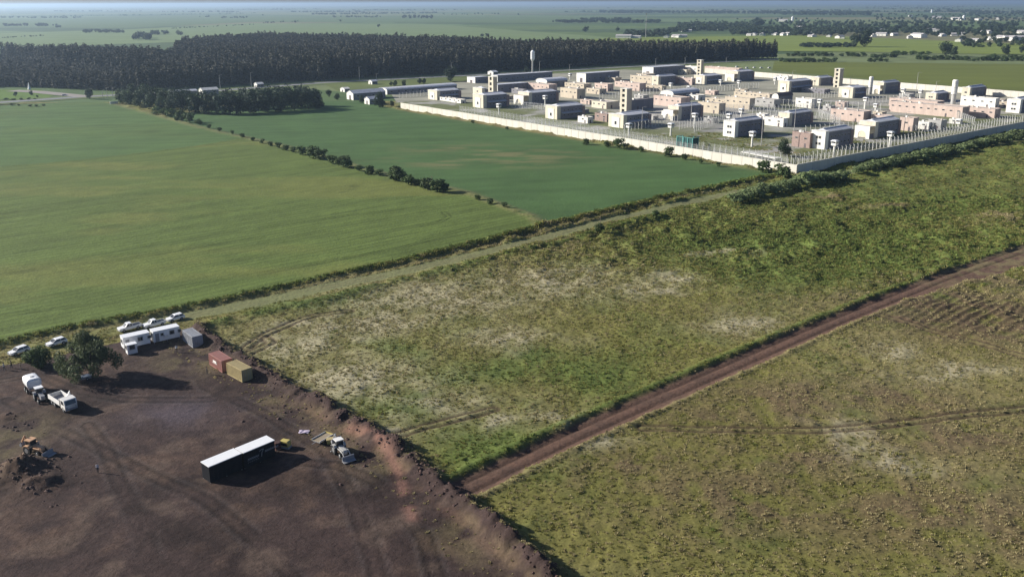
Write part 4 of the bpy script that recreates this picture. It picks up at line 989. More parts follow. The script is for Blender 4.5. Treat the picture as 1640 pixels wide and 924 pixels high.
def hall(xl, xc, xr, yb, yt, label, roof='metal_roof', wall='white_r', shape='barrel', W0=None, cat='building'):
    p, W, L, H = site(xl, xc, xr, yb, yt); W = W0 or max(6, min(W, 16)); H = max(3.0, min(H, 9))
    t = tag(empty('hall', p, UA), label, cat)
    e = H * 0.68
    n = 10
    if shape == 'barrel': top = [(W / 2 + W / 2 * math.cos(math.pi * i / n), e + (H - e) * math.sin(math.pi * i / n)) for i in range(n + 1)]
    elif shape == 'gable': top = [(W, e), (W / 2, H), (0, e)]
    else: top = [(W, H - 0.5), (0, H - 0.2)]
    MB().prism_x([(0, -0.2), (W, -0.2)] + top, 0, 0.4).build('end_wall', M[wall], t)
    MB().prism_x([(0.05, -0.2), (W - 0.05, -0.2)] + [(min(max(y, 0.05), W - 0.05), z - 0.04) for y, z in top], 0.4, L - 0.3).build('wall', M['shaded_grey_wall'], t)
    out = [(W / 2 + (y - W / 2) * 1.03, z + 0.22) for y, z in top]; inn = [(W / 2 + (y - W / 2) * 1.03, z + 0.02) for y, z in reversed(top)]
    mb = MB(); k = len(out)
    for x0, x1 in ((-0.25, L),):
        for i in range(k - 1):
            (ya, za), (yb_, zb) = out[i], out[i + 1]; (yc, zc), (yd, zd) = inn[k - 2 - i], inn[k - 1 - i]
            mb.add([(x0, ya, za), (x0, yb_, zb), (x0, yc, zc), (x0, yd, zd), (x1, ya, za), (x1, yb_, zb), (x1, yc, zc), (x1, yd, zd)],
                   [(0, 1, 2, 3), (7, 6, 5, 4), (0, 4, 5, 1), (2, 6, 7, 3)] + ([(0, 3, 7, 4)] if i == 0 else []) + ([(1, 5, 6, 2)] if i == k - 2 else []))
    mb.build('roof', M[roof], t)
    MB().box(-0.06, 0.02, W * 0.35, W * 0.62, 0, e * 0.7).build('door', M['dark_roof'], t)
    m_ = max(2, int(L / 7))
    for i in range(m_):
        window(t, 1 + (L - 2) * (i + 0.5) / m_, 0.05, e * 0.62, 2.0, 0.9, 'y')
    return t

CELLS = [(684, 700, 740, 161, 146, 'niche', 'pale cell block in the compound corner nearest the house with grey roof'),
 (757, 774, 817, 174, 153, 'niche', 'cell block with zinc roof directly below the western stair tower'),
 (755, 772, 784, 154, 142, 'plain', 'small cell block tucked behind the western stair tower block'),
 (828, 847, 896, 168, 149, 'arch', 'cell block with an arched white porch beside the beige striped block'),
 (874, 892, 938, 192, 171, 'niche', 'cell block with lean-to canopy behind the middle of the pale wall'),
 (973, 998, 1044, 206, 185, 'niche', 'cell block with long zinc roof standing in front of the central stair tower'),
 (1070, 1086, 1127, 193, 171, 'arch', 'cell block with an arched porch behind the teal frames'),
 (1044, 1054, 1086, 138, 123, 'plain', 'blue-shaded cell block in front of the northern white hall'),
 (1110, 1128, 1157, 136, 122, 'niche', 'cell block at the foot of the northern stair tower'),
 (1166, 1181, 1209, 131, 115, 'arch', 'cell block with arched porch close to the far perimeter wall'),
 (1246, 1263, 1302, 149, 131, 'niche', 'cell block with brown-edged roof beside the beige boundary wall'),
 (1343, 1365, 1388, 158, 141, 'niche', 'cell block in front of the eastern stair tower'),
 (1298, 1311, 1335, 138, 125, 'plain', 'plain cell block between the eastern stair tower and the far wall'),
 (1402, 1414, 1442, 151, 133, 'arch', 'cell block with arched porch beside the slim white water tower'),
 (1482, 1498, 1521, 164, 150, 'two', 'cell block with two small windows beside the stout white water tower'),
 (1540, 1552, 1580, 158, 141, 'plain', 'dark-sided cell block behind the stout white water tower'),
 (1611, 1632, 1668, 182, 160, 'four', 'cell block with four windows near the shaded wall beyond the long pink block'),
 (1298, 1320, 1367, 240, 211, 'four', 'bright cell block with four windows at the near corner of the walls'),
 (1158, 1176, 1224, 221, 195, 'four', 'white cell block with four windows beside the teal frames'),
 (1246, 1263, 1303, 203, 182, 'plain', 'cell block with white forecourt walls between the two four-window blocks'),
 (1375, 1400, 1443, 222, 196, 'arch', 'cell block with a white arched porch behind the shaded wall')]
for c in CELLS: cell_block(*c, wall='white_r' if c[5] == 'four' else 'cream')
for c in [(783, 790, 797, 163, 124, 'cream stair tower with stacked openings in the western half of the compound'), (992, 1003, 1012, 181, 143, 'cream stair tower with stacked openings at the centre of the compound'),
          (1116, 1122, 1127, 121, 97, 'white stair tower rising against the dark plantation'), (1335, 1343, 1350, 141, 111, 'cream stair tower rising against the ripening crop field')]: stair_tower(*c)
LOWS = [(898, 924, 938, 159, 142, 'beige', 'beige striped low block with a brick end in the western cluster'), (846, 879, 893, 149, 136, 'pink', 'pale pink low block below the western barrel roof'), (953, 973, 983, 147, 135, 'pink', 'pink low block left of the central stair tower top'),
 (940, 960, 972, 152, 143, 'beige', 'small beige block squeezed below the pink low block'), (1000, 1024, 1035, 147, 134, 'pink', 'pink low block behind the central stair tower'), (1010, 1043, 1056, 135, 123, 'beige', 'wide beige flat-roofed block behind the pink central block'),
 (948, 971, 992, 175, 164, 'cream', 'cream low annex at the foot of the central stair tower'), (926, 941, 950, 198, 188, 'white_r', 'small white hut behind the fence beside the canopy block'), (953, 972, 985, 196, 183, 'brick', 'brick annex between the small white hut and the long zinc-roofed cell block'),
 (1047, 1090, 1106, 173, 157, 'pink', 'long pink block below the central barrel roof'), (1118, 1151, 1162, 183, 166, 'beige', 'beige block with banded wall right of the arched-porch block'), (1161, 1200, 1209, 176, 158, 'beige', 'wide beige block with a tall dark doorway in the middle of the compound'),
 (1209, 1239, 1250, 173, 160, 'conc_grey', 'grey concrete workshop beside the wide beige block'), (1274, 1299, 1308, 174, 159, 'white_r', 'white service block with a dark end behind the inner fence'), (1081, 1099, 1108, 120, 112, 'cream', 'small yellowish block between the northern hall and stair tower'),
 (1097, 1116, 1122, 119, 106, 'white_r', 'white block touching the northern stair tower'), (1330, 1382, 1395, 197, 179, 'pink', 'wide pink block above the near-corner cell block'), (1440, 1461, 1470, 211, 189, 'pink', 'pink block with brick end close to the shaded wall'),
 (1486, 1506, 1516, 209, 193, 'conc_grey', 'grey workshop with dark roof near the shaded wall'), (1424, 1540, 1552, 190, 172, 'pink', 'very long pink block with dark doorways in the eastern compound'), (1424, 1500, 1512, 176, 163, 'pink', 'long pink block behind the very long pink block'),
 (1542, 1592, 1602, 190, 175, 'pink', 'pink block with a row of panels below the white-roofed block'), (1538, 1593, 1600, 174, 158, 'white_r', 'white-roofed block beside the stout white water tower'), (1225, 1254, 1260, 204, 190, 'white_r', 'white forecourt building beside the middle cell block'),
 (1268, 1296, 1301, 238, 212, 'brick', 'open brick porch building attached beside the near-corner cell block'), (1129, 1183, 1190, 121, 110, 'pink', 'long cream and pink wall building near the far perimeter wall'), (1000, 1006, 1047, 178, 161, 'shaded_grey_wall', 'grey shaded block right behind the central stair tower'),
 (1020, 1035, 1050, 128, 119, 'beige', 'beige annex in front of the northern white hall'), (905, 935, 948, 143, 135, 'beige', 'flat beige roofed block behind the striped block'), (1205, 1232, 1240, 161, 151, 'beige', 'beige store beside the brown barrel roof'), (1395, 1420, 1430, 199, 186, 'pink', 'small pink block joining the wide and long pink blocks')]
LOWS += [(985, 1005, 1015, 141, 132, 'pink', 'narrow pink block wedged left of the central pink blocks'), (1034, 1060, 1068, 147, 138, 'beige', 'beige store below the wide beige flat-roofed block'), (1084, 1108, 1111, 137, 126, 'pink', 'pink arcade wall joining the northern stair tower block'), (1130, 1166, 1176, 168, 160, 'beige', 'beige flat-roofed store behind the banded beige block'),
 (1176, 1216, 1226, 158, 150, 'beige', 'long flat beige roof behind the wide beige block'), (1284, 1320, 1330, 151, 144, 'shaded_grey_wall', 'dark low store behind the white service block'), (1350, 1375, 1385, 187, 179, 'pink', 'pink lean-to store behind the wide pink block'), (1560, 1600, 1612, 169, 161, 'beige', 'beige roofed store behind the white-roofed block'), (1470, 1487, 1490, 208, 196, 'white_r', 'pale lattice-fronted hut beside the grey workshop'),
 (1096, 1118, 1130, 161, 153, 'white_r', 'white flat-roofed hut beside the central barrel roof'), (1222, 1246, 1256, 198, 191, 'white_r', 'low white canteen roof behind the forecourt building'), (1128, 1142, 1150, 198, 190, 'conc_grey', 'small grey hut right of the arched-porch block'), (905, 930, 944, 183, 177, 'shaded_grey_wall', 'dark annex behind the canopy cell block'), (705, 738, 744, 166, 161, 'white_r', 'long low white wall in front of the corner cell block'),
 (1012, 1046, 1054, 193, 186, 'conc_grey', 'grey lean-to behind the long zinc-roofed cell block'), (820, 838, 846, 152, 144, 'shaded_grey_wall', 'dark shed left of the pale pink low block'), (1240, 1262, 1270, 130, 123, 'white_r', 'white hut on the lawn near the far perimeter wall'), (1375, 1392, 1402, 205, 198, 'white_r', 'small white annex left of the shaded-wall porch'), (965, 985, 996, 132, 125, 'beige', 'beige flat-roofed hut in front of the white-ended hall')]
LOWS += [(1060, 1072, 1080, 186, 179, 'white_r', 'tiny white hut left of the arched porch by the teal frames'), (1130, 1144, 1152, 153, 146, 'pink', 'tiny pink hut on the edge of the northern lawn'), (1178, 1192, 1200, 150, 144, 'beige', 'tiny beige hut on the edge of the northern lawn'), (1318, 1330, 1338, 178, 170, 'conc_grey', 'tiny grey kiosk beside the white service block'), (1338, 1352, 1360, 172, 164, 'pink', 'tiny pink kiosk behind the wide pink block'),
 (1212, 1224, 1232, 190, 183, 'white_r', 'tiny white kiosk behind the white four-window block'), (1275, 1290, 1300, 193, 186, 'conc_grey', 'tiny grey store behind the forecourt cell block'), (930, 944, 952, 168, 161, 'pink', 'tiny pink store below the beige striped block'), (1016, 1030, 1040, 160, 153, 'conc_grey', 'tiny grey store beside the central stair tower'), (800, 814, 822, 160, 154, 'beige', 'tiny beige store at the foot of the western stair tower'),
 (1440, 1456, 1466, 158, 151, 'conc_grey', 'tiny grey store before the far wall and dark-sided block'), (1572, 1586, 1594, 152, 145, 'white_r', 'tiny white store before the far wall on the east'), (1398, 1412, 1420, 187, 180, 'beige', 'tiny beige store between the pink blocks'), (1520, 1534, 1542, 199, 192, 'white_r', 'tiny white hut in the grass by the shaded wall'), (1600, 1612, 1618, 172, 164, 'beige', 'tiny beige hut beside the far four-window block')]
for c in LOWS: low_block(*c)
for a in [(858, 876, 910, 140, 127, 'grey barrel-roofed hall in the western compound'), (1058, 1078, 1121, 161, 146, 'grey barrel-roofed hall at the centre of the compound'), (607, 620, 733, 152, 142, 'very long barrel-roofed shed along the highway side')]: hall(*a)
hall(1237, 1246, 1270, 167, 150, 'brown barrel-roofed workshop beside the grey concrete workshop', roof='dark_roof')
for a in [(924, 938, 993, 133, 116, 'long white-ended hall with zinc roof below the plantation'), (787, 797, 886, 132, 121, 'longest zinc-roofed hall behind the western stair tower'), (785, 797, 847, 149, 136, 'dark hall with bright roof edge beside the western stair tower'),
          (749, 761, 784, 134, 124, 'white-ended hall left of the western stair tower'), (1027, 1046, 1098, 122, 107, 'northern white hall below the plantation')]: hall(*a, shape='flat')
hall(782, 790, 799, 121, 114, 'small grey-roofed house behind the longest hall', shape='gable')
hall(555, 566, 619, 161, 146, 'house with a long grey-blue roof beside the shaded grove', shape='gable', W0=11, cat='house')
hall(586, 592, 606, 168, 156, 'white house wall showing beside the dark round tree', shape='gable', W0=8, cat='house')
hall(590, 596, 606, 136, 129, 'small white house with a chimney-like tower by the highway', shape='gable', W0=7, cat='house')
hall(548, 552, 562, 148, 141, 'low house with white roof behind the grey-roofed house', shape='gable', W0=8, roof='white_r', cat='house')
hall(268, 276, 318, 153, 146, 'long low house behind the sunlit grove', shape='gable', W0=9, cat='house')
hall(318, 325, 352, 153, 142, 'white house with two roofs behind the shaded grove', shape='gable', W0=9, roof='white_r', cat='house')
hall(408, 412, 424, 141, 133, 'white farm shed behind the shaded grove', shape='gable', W0=7, roof='white_r', cat='house')
hall(0, 4, 20, 136, 128, 'white shed at the edge of the plantation', shape='gable', W0=9, roof='white_r', cat='house')

# ---- perimeter walls of concrete panels
def perimeter(p0, p1, h, label):
    d = p1 - p0; ln = d.length; a = math.atan2(d.y, d.x); n = int(round(ln / 6.0)); st = ln / n
    t = tag(empty('perimeter_wall', (p0.x, p0.y, 0), a), label, 'wall')
    mb = MB(); mb.box(0.02, st - 0.02, -0.16, 0.16, -0.3, h - 0.25); mb.box(0.02, st - 0.02, -0.22, 0.22, h - 0.25, h); mb.box(-0.2, 0.2, -0.24, 0.24, -0.3, h + 0.02)
    me = mb.mesh('panel'); me.materials.append(M['concrete'])
    for i in range(n): inst('panel', me, t, (i * st, 0, 0))
    return t
perimeter(W_NEAR, W_LEFT, 4.2, 'long sunlit pale concrete perimeter wall along the emerald crop field')
perimeter(W_NEAR + (W_RIGHT - W_NEAR).normalized() * 0.3, W_RIGHT + (W_RIGHT - W_NEAR).normalized() * 70, 4.4, 'shaded blue-grey concrete perimeter wall above the shrub belt')
perimeter(W_FAR0, W_FAR1 + (W_FAR1 - W_FAR0).normalized() * 40, 5.0, 'far pale perimeter wall in front of the ripening crop field')

# ---- wire fences
mb = MB(); mb.cyl((0, 0, -0.3), (0, 0, 4.0), 0.17, 0.15, 6); mb.cyl((0, 0, 4.0), (0, 0.55, 4.7), 0.13, 0.1, 6)
POST = mb.mesh('post'); POST.materials.append(M['post'])
def fence(p0, p1, label, step=3.6, s=1.0):
    d = p1 - p0; ln = d.length; a = math.atan2(d.y, d.x); n = max(2, int(ln / step)); st = ln / n
    t = tag(empty('wire_fence', (p0.x, p0.y, 0), a), label, 'fence'); t.scale = (1, 1, s)
    for i in range(n + 1): inst('post', POST, t, (i * st, 0, 0))
    mb = MB(); mb.add([(0, 0.14, 0.05), (ln, 0.14, 0.05), (ln, 0.14, 4.0), (0, 0.14, 4.0)], [(0, 1, 2, 3)]); mb.add([(0, 0.16, 4.0), (ln, 0.16, 4.0), (ln, 0.6, 4.68), (0, 0.6, 4.68)], [(0, 1, 2, 3)])
    mb.build('chain_link', M['link'], t)
    mb = MB()
    for z in (0.1, 1.4, 2.7, 4.0): mb.cyl((0, 0.1, z), (ln, 0.1, z), 0.02, 0.02, 4)
    mb.build('tension_wire', M['post'], t)
    return t
O = W_NEAR
fence(O + Uv * 11 + Vv * 12, O + Uv * 11 + Vv * 205, 'outer fence of tall pale posts just inside the sunlit wall')
fence(O + Uv * 19 + Vv * 18, O + Uv * 19 + Vv * 290, 'second fence of tall pale posts parallel to the sunlit wall')
fence(O + Uv * 11 + Vv * 9, O + Uv * 262 + Vv * 9, 'fence of tall pale posts just inside the shaded wall')
fence(O + Uv * 18 + Vv * 15, O + Uv * 262 + Vv * 15, 'second fence of tall pale posts parallel to the shaded wall')
for a, b_, lb in [((1088, 208), (1162, 190), 'inner fence running from the teal frames towards the banded beige block'), ((1112, 212), (1180, 188), 'inner fence crossing the yard left of the four-window white block'), ((1205, 184), (1330, 172), 'inner fence of dense posts in front of the grey workshop'), ((1225, 187), (1345, 195), 'inner fence of the yard behind the near-corner cell block'),
                  ((1310, 186), (1345, 202), 'short inner fence right of the forecourt cell block'), ((1230, 168), (1410, 176), 'inner fence in front of the eastern cell blocks'), ((1120, 150), (1215, 141), 'inner fence across the northern lawn'), ((1030, 152), (1120, 146), 'inner fence behind the central barrel roof'),
                  ((1290, 214), (1380, 206), 'inner fence in front of the wide pink block'), ((1150, 178), (1240, 178), 'inner fence along the front of the wide beige block'), ((1000, 212), (1085, 196), 'inner fence beside the arched porch by the teal frames'), ((960, 160), (1040, 152), 'inner fence below the central pink blocks'), ((1300, 160), (1400, 150), 'inner fence between the eastern stair tower and the service block'), ((1480, 170), (1560, 200), 'inner fence of the yard beside the very long pink block'),
                  ((1385, 166), (1480, 160), 'inner fence below the slim white water tower'), ((640, 158), (690, 153), 'inner fence in front of the very long barrel-roofed shed'), ((820, 172), (880, 178), 'inner fence left of the canopy cell block'), ((1455, 215), (1530, 203), 'inner fence beside the grey workshop near the shaded wall')]:
    fence(P(*a), P(*b_), lb)

CAR_SPOTS = []
# ---- watch cabins on pillars
def watch_cabin(x, yb, yt, label):
    p = P(x, yb); h = hgt(x, yb, yt)
    t = tag(empty('watchtower', p, UA), label, 'watchtower', 'watch cabins of the compound')
    mb = MB(); mb.cyl((0, 0, -0.2), (0, 0, h - 2.7), 0.55, 0.45, 10); mb.build('pillar', M['white_r'], t)
    MB().box(-1.25, 1.25, -1.25, 1.25, h - 2.7, h - 1.5).build('cabin', M['white_r'], t)
    MB().box(-1.18, 1.18, -1.18, 1.18, h - 1.5, h - 0.6).build('window', M['glass'], t)
    mb = MB()
    for sx in (-1, 1):
        for sy in (-1, 1): mb.box(sx * 1.2 - .08, sx * 1.2 + .08, sy * 1.2 - .08, sy * 1.2 + .08, h - 1.5, h - 0.6)
    mb.build('corner_frame', M['white_r'], t)
    mb = MB(); mb.box(-1.6, 1.6, -1.6, 1.6, h - 0.6, h - 0.35); mb.box(-1.2, 1.2, -1.2, 1.2, h - 0.35, h); mb.build('roof', M['white_p'], t)
for q in [(1335, 252, 224, 'white watch cabin on a pillar beside the near-corner cell block'), (1424, 238, 210, 'white watch cabin on a pillar in front of the arched porch by the shaded wall'), (1204, 236, 210, 'white watch cabin on a pillar in front of the white four-window block'), (1167, 204, 182, 'white watch cabin behind the white four-window block'),
          (1007, 218, 197, 'white watch cabin in front of the long zinc-roofed cell block'), (1074, 218, 197, 'white watch cabin in front of the arched porch by the teal frames'), (1112, 206, 181, 'white watch cabin on a tall pillar beside the arched-porch block'), (1187, 187, 174, 'white watch cabin on splayed legs below the wide beige block'),
          (799, 184, 166, 'white watch cabin in front of the western zinc-roofed block'), (873, 172, 153, 'white watch cabin in front of the western arched porch'), (1154, 138, 128, 'white watch cabin in front of the northern stair tower block'), (1183, 142, 129, 'white watch cabin on the northern lawn'), (1241, 136, 125, 'white watch cabin on the lawn below the far wall'),
          (1445, 161, 142, 'white watch cabin behind the long pink blocks'), (1473, 160, 144, 'white watch cabin beside the two-window cell block'), (1385, 175, 156, 'white watch cabin under the slim white water tower'), (1103, 149, 138, 'white watch cabin behind the central barrel hall'), (1074, 148, 133, 'white watch cabin in front of the blue-shaded block'), (1534, 209, 191, 'white watch cabin in the grass by the shaded wall'),
          (913, 128, 118, 'white watch cabin left of the white-ended hall'), (1312, 175, 159, 'white watch cabin beside the white service block'), (1402, 178, 166, 'white watch cabin beside the wide pink block')]: watch_cabin(*q)

for x, y in [(1196, 110), (1208, 109.5), (1219, 110), (1232, 110), (1180, 108)]:
    pk = (x, y)
    CAR_SPOTS.append(pk)
# ---- water towers
def water_tower(x, yb, yt, r, label):
    p = P(x, yb); h = hgt(x, yb, yt); t = tag(empty('water_tower', p), label, 'water tower')
    MB().cyl((0, 0, -0.2), (0, 0, h * 0.42), r * 0.82, r * 0.78, 20).build('shaft', M['conc_grey'], t)
    mb = MB(); mb.cyl((0, 0, h * 0.42), (0, 0, h * 0.96), r, r, 20); mb.build('tank', M['white_r'], t)
    mb = MB(); mb.cyl((0, 0, h * 0.96), (0, 0, h), r * 1.02, r * 0.7, 20); mb.build('cap', M['white_r'], t)
    mb = MB()
    for z in (0.5, 0.68, 0.86): mb.cyl((0, 0, h * z), (0, 0, h * z + 0.18), r * 1.03, r * 1.03, 20)
    mb.build('band', M['conc_grey'], t)
water_tower(1393, 152, 123, 1.7, 'slim white water tower rising in front of the far wall')
water_tower(1526, 167, 128, 2.1, 'stout white water tower above the white-roofed block')
p = P(853, 118); t = tag(empty('tank_tower', p), 'white bottle-shaped water tank on a thin stem before the plantation', 'water tower'); h = hgt(853, 118, 81)
MB().cyl((0, 0, -0.2), (0, 0, h * 0.6), 1.1, 0.9, 14).build('stem', M['conc_grey'], t)
mb = MB(); mb.cyl((0, 0, h * 0.52), (0, 0, h * 0.62), 0.95, 2.3, 18); mb.cyl((0, 0, h * 0.62), (0, 0, h * 0.93), 2.3, 2.3, 18); mb.cyl((0, 0, h * 0.93), (0, 0, h), 2.3, 0.6, 18); mb.build('tank', M['white_p'], t)

# ---- poles
def pole(x, yb, yt, label, arm=True, group=None):
    h = hgt(x, yb, yt); t = tag(empty('lamp_post', P(x, yb)), label, 'lamp post', group)
    MB().cyl((0, 0, -0.3), (0, 0, h), 0.24, 0.14, 8).build('pole', M['conc_grey'], t)
    if arm:
        mb = MB(); mb.tube([Vector((0, 0, h - 0.1)), Vector((0.8, -0.3, h + 0.3)), Vector((1.8, -0.6, h + 0.35))], 0.07); mb.build('arm', M['conc_grey'], t)
        MB().box(1.6, 2.5, -0.85, -0.5, h + 0.26, h + 0.42).build('lamp_head', M['conc_grey'], t)
for x, yb, yt in [(353, 144, 121), (403, 143, 117), (576, 131, 108), (603, 129, 119), (723, 124, 101), (864, 117, 99), (1050, 106, 94), (1097, 104, 92), (1163, 101, 92), (912, 116, 104), (172, 157, 141), (181, 157, 141), (165, 157, 145)]:
    pole(x, yb, yt, 'slender grey lamp post along the highway before the plantation', group='highway lamp posts')
for x, yb, yt in [(1467, 150, 117), (1361, 140, 122), (1497, 158, 131), (1268, 137, 114), (1028, 207, 172), (1106, 205, 158), (1447, 214, 180), (1219, 234, 190), (1270, 232, 170)]:
    pole(x, yb, yt, 'tall thin floodlight mast between the compound buildings', group='compound floodlight masts')

# ---- teal frames, white slab behind the wall, roadside bits
t = tag(empty('teal_shelter', P(1102, 241), UA), 'teal framed shelter with dark green panels just behind the sunlit wall', 'shelter')
for x, y in ((-1.5, 6.5), (-1.5, 2.2), (-1.5, -0.8), (3, -0.8), (3, 6.5), (-1.5, -4), (3, -4)):
    MB().box(x - .2, x + .2, y - .2, y + .2, -.2, 7.0).build('post', M['teal'], t)
MB().box(-1.4, -1.2, -0.6, 2.0, 0.6, 6.8).build('panel', M['dteal'], t); MB().box(-1.4, -1.2, -3.8, -1.0, 0.6, 6.8).build('panel', M['dteal'], t); MB().box(-1.4, -1.2, 3.6, 6.3, 0.3, 6.4).build('panel', M['dteal'], t)
MB().box(-1.3, 2.8, -3.9, -3.7, 0.6, 6.8).build('panel', M['dteal'], t)
mb = MB()
for y in (6.5, -4): mb.box(-1.5, 3, y - .15, y + .15, 6.8, 7.0)
mb.box(-1.65, -1.35, -4, 6.5, 6.8, 7.0); mb.box(-1.65, -1.35, -4, 6.5, 0.3, 0.6); mb.build('rail', M['teal'], t)
d0, d1 = P(1186, 251), P(1240, 262); d = d1 - d0
t = empty('concrete_platform', (d0.x, d0.y, 0), math.atan2(d.y, d.x)); tag(t, 'low white slab roof lying behind the sunlit wall near its corner', 'shed')
MB().box(0, d.length, 0, 4.2, 2.2, 2.5).build('slab', M['white_r'], t)
mb = MB()
for i in range(5): mb.box(d.length * i / 4.2, d.length * i / 4.2 + .3, 0.1, 0.4, -.2, 2.2); mb.box(d.length * i / 4.2, d.length * i / 4.2 + .3, 3.7, 4.0, -.2, 2.2)
mb.build('support', M['conc_grey'], t)

# ---- far town
def house_mesh(w, l, h, rh):
    a = MB(); a.prism_x([(0, -0.3), (w, -0.3), (w, h), (w / 2, h + rh), (0, h)], 0, l); b = MB()
    b.prism_x([(-.5, h - .1), (w / 2, h + rh + .25), (w + .5, h - .1), (w + .5, h + .15), (w / 2, h + rh + .55), (-.5, h + .15)][::-1], -.5, l + .5)
    c = MB(); c.box(l * .3, l * .3 + 1.6, -.06, .05, 1, 2.4); c.box(l * .6, l * .6 + 1.6, -.06, .05, 1, 2.4)
    ms = []
    for q, nm, m in ((a, 'wall', 'white_r'), (b, 'roof', 'rooftile'), (c, 'window', 'glass')): me = q.mesh(nm); me.materials.append(M[m]); ms.append((nm, me))
    return ms
HM = [house_mesh(8, 12, 3.5, 1.8), house_mesh(10, 20, 4.5, 2), house_mesh(14, 34, 6, 2.5)]
def house(x, y, k, label, group, s=1.0):
    t = tag(empty('house', P(x, y), random.uniform(0, 6.28)), label, 'house', group); t.scale = (s, s, s)
    for nm, me in HM[k]: inst(nm, me, t)
for x, y in [(1195, 58), (1206, 57.5), (1216, 58), (1226, 58), (1246, 57), (1260, 58), (1268, 57.5), (1284, 56), (1293, 60), (1301, 56), (1308, 60), (1325, 60), (1345, 62), (1352, 63), (1254, 49), (1272, 47), (1402, 58), (1404, 60), (1430, 58), (1452, 62), (1516, 59), (1538, 58), (1545, 57), (1570, 54), (1580, 54), (1628, 54), (1634, 56), (1098, 51), (1108, 51), (1150, 48), (1190, 47), (1330, 47), (1410, 52), (1500, 50)]:
    house(x, y, random.choice((0, 0, 1)), 'small white house among the trees of the far town', 'houses of the far town', random.uniform(0.9, 1.3))
for x, y in [(1485, 61), (1483, 51), (1492, 30), (1560, 33), (1570, 33), (1600, 32), (1454, 27), (1522, 32), (1550, 68), (1538, 68), (1600, 65), (1610, 66), (1630, 66), (1262, 35), (1280, 35), (1545, 33), (1065, 61), (1075, 61), (1085, 61), (1012, 62), (1027, 62)]:
    house(x, y, random.choice((1, 2)), 'large white shed on the outskirts of the far town', 'sheds of the far town', random.uniform(0.9, 1.2))
for x, yb, yt, lb in [(1269, 35, 27, 'white grain silo standing above the far town'), (1543, 33, 25, 'white silo of the factory beyond the far town'), (1492, 21, 16, 'white dome tank on the far horizon')]:
    h = hgt(x, yb, yt); t = tag(empty('silo', P(x, yb)), lb, 'silo'); r = h * 0.26
    MB().cyl((0, 0, -.2), (0, 0, h * .85), r, r, 16).build('body', M['white_p'], t); MB().cyl((0, 0, h * .85), (0, 0, h), r, r * .2, 16).build('cap', M['white_p'], t)
h = hgt(1034, 61, 22); t = tag(empty('radio_mast', P(1034, 61)), 'thin radio mast among the far farm trees', 'mast')
MB().cyl((0, 0, -.3), (0, 0, h), .7, .3, 6).build('mast', M['conc_grey'], t); MB().box(-1.2, 1.2, -.3, .3, h - 4, h - 1).build('antenna', M['conc_grey'], t)

# ================================================================== the works yard
YA = R(31)
def D_(xa, ya, xb, yb): return (P(xb, yb) - P(xa, ya)).length
def A(xa, ya, xb, yb):
    d = P(xb, yb) - P(xa, ya); return math.atan2(d.y, d.x)
def corr(mb, x0, x1, y, z0, z1, side, n):
    """corrugated sheet along x at y, ribs towards side"""
    st = (x1 - x0) / n; k = 0.045 * side; pts = []
    for i in range(n):
        a = x0 + i * st; pts += [(a, y), (a + st * .3, y), (a + st * .5, y - k), (a + st * .8, y - k)]
    pts.append((x1, y))
    v = [(x, yy, z0) for x, yy in pts] + [(x, yy, z1) for x, yy in pts]; m = len(pts)
    mb.add(v, [(i, i + 1, i + 1 + m, i + m) if side < 0 else (i, i + m, i + 1 + m, i + 1) for i in range(m - 1)])
def container(px, py, ang, m, label, L=6.06, W=2.44, H=2.6):
    """near corner at the photo point, x along the long side"""
    p = G(px, py) + Vector((math.sin(ang), -math.cos(ang), 0)) * W; t = tag(empty('shipping_container', p + Vector((0, 0, .06)), ang), label, 'container')
    for y, s in ((0.04, -1), (W - 0.04, 1)):
        mb = MB(); corr(mb, .12, L - .12, y, .14, H - .1, s, 20); mb.build('side_panel', m, t)
    mb = MB(); corr(mb, .12, L - .12, 0, 0, 0, 1, 2)
    mb = MB(); mb.box(.1, L - .1, .1, W - .1, H - .09, H - .03)
    for i in range(14): mb.box(.3 + i * (L - .6) / 13 - .07, .3 + i * (L - .6) / 13 + .07, .15, W - .15, H - .03, H)
    mb.build('roof', m, t)
    for x in (0, L - .14):
        for y in (0, W - .14): MB().box(x, x + .14, y, y + .14, 0, H + .02).build('corner_post', m, t)
    mb = MB()
    for y in (0.02, W - .14): mb.box(.14, L - .14, y, y + .12, 0, .14); mb.box(.14, L - .14, y, y + .12, H - .1, H)
    for x in (0.02, L - .14): mb.box(x, x + .12, .14, W - .14, 0, .14); mb.box(x, x + .12, .14, W - .14, H - .1, H)
    mb.build('rail', m, t)
    for k in (0, 1):
        dr = MB().box(.03, .08, .16 + k * (W / 2 - .14), W / 2 - .02 + k * (W / 2 - .14), .16, H - .12).build('door', m, t)
        mb = MB()
        for q in (.35, .8): mb.cyl((.01, .16 + k * (W / 2 - .14) + q, .2), (.01, .16 + k * (W / 2 - .14) + q, H - .15), .025, n=6)
        mb.build('lock_rod', M['rim'], dr)
    mb = MB().box(L - .08, L - .04, .15, W - .15, .15, H - .12); mb.build('end_panel', m, t)
    MB().box(.1, L - .1, .1, W - .1, .02, .13).build('floor', M['grey_p'], t)
    return t
def cont_at(px, py, m, label, rot=R(121), **k):
    # near corner is the right-hand front corner; the long side runs away to the upper left
    t = container(px, py, rot, m, label, **k)
    return t
tg = cont_at(309, 557.5, M['c_gry'], 'pale grey shipping container beside the white site offices', rot=A(309, 557.5, 292.5, 545))
tr_ = cont_at(356, 597, M['c_red'], 'faded red shipping container standing next to the ochre one', rot=A(356, 597, 336.5, 584.5))
ty = cont_at(388, 612.5, M['c_yel'], 'ochre yellow shipping container at the bank of the yard', rot=A(388, 612.5, 365, 600))
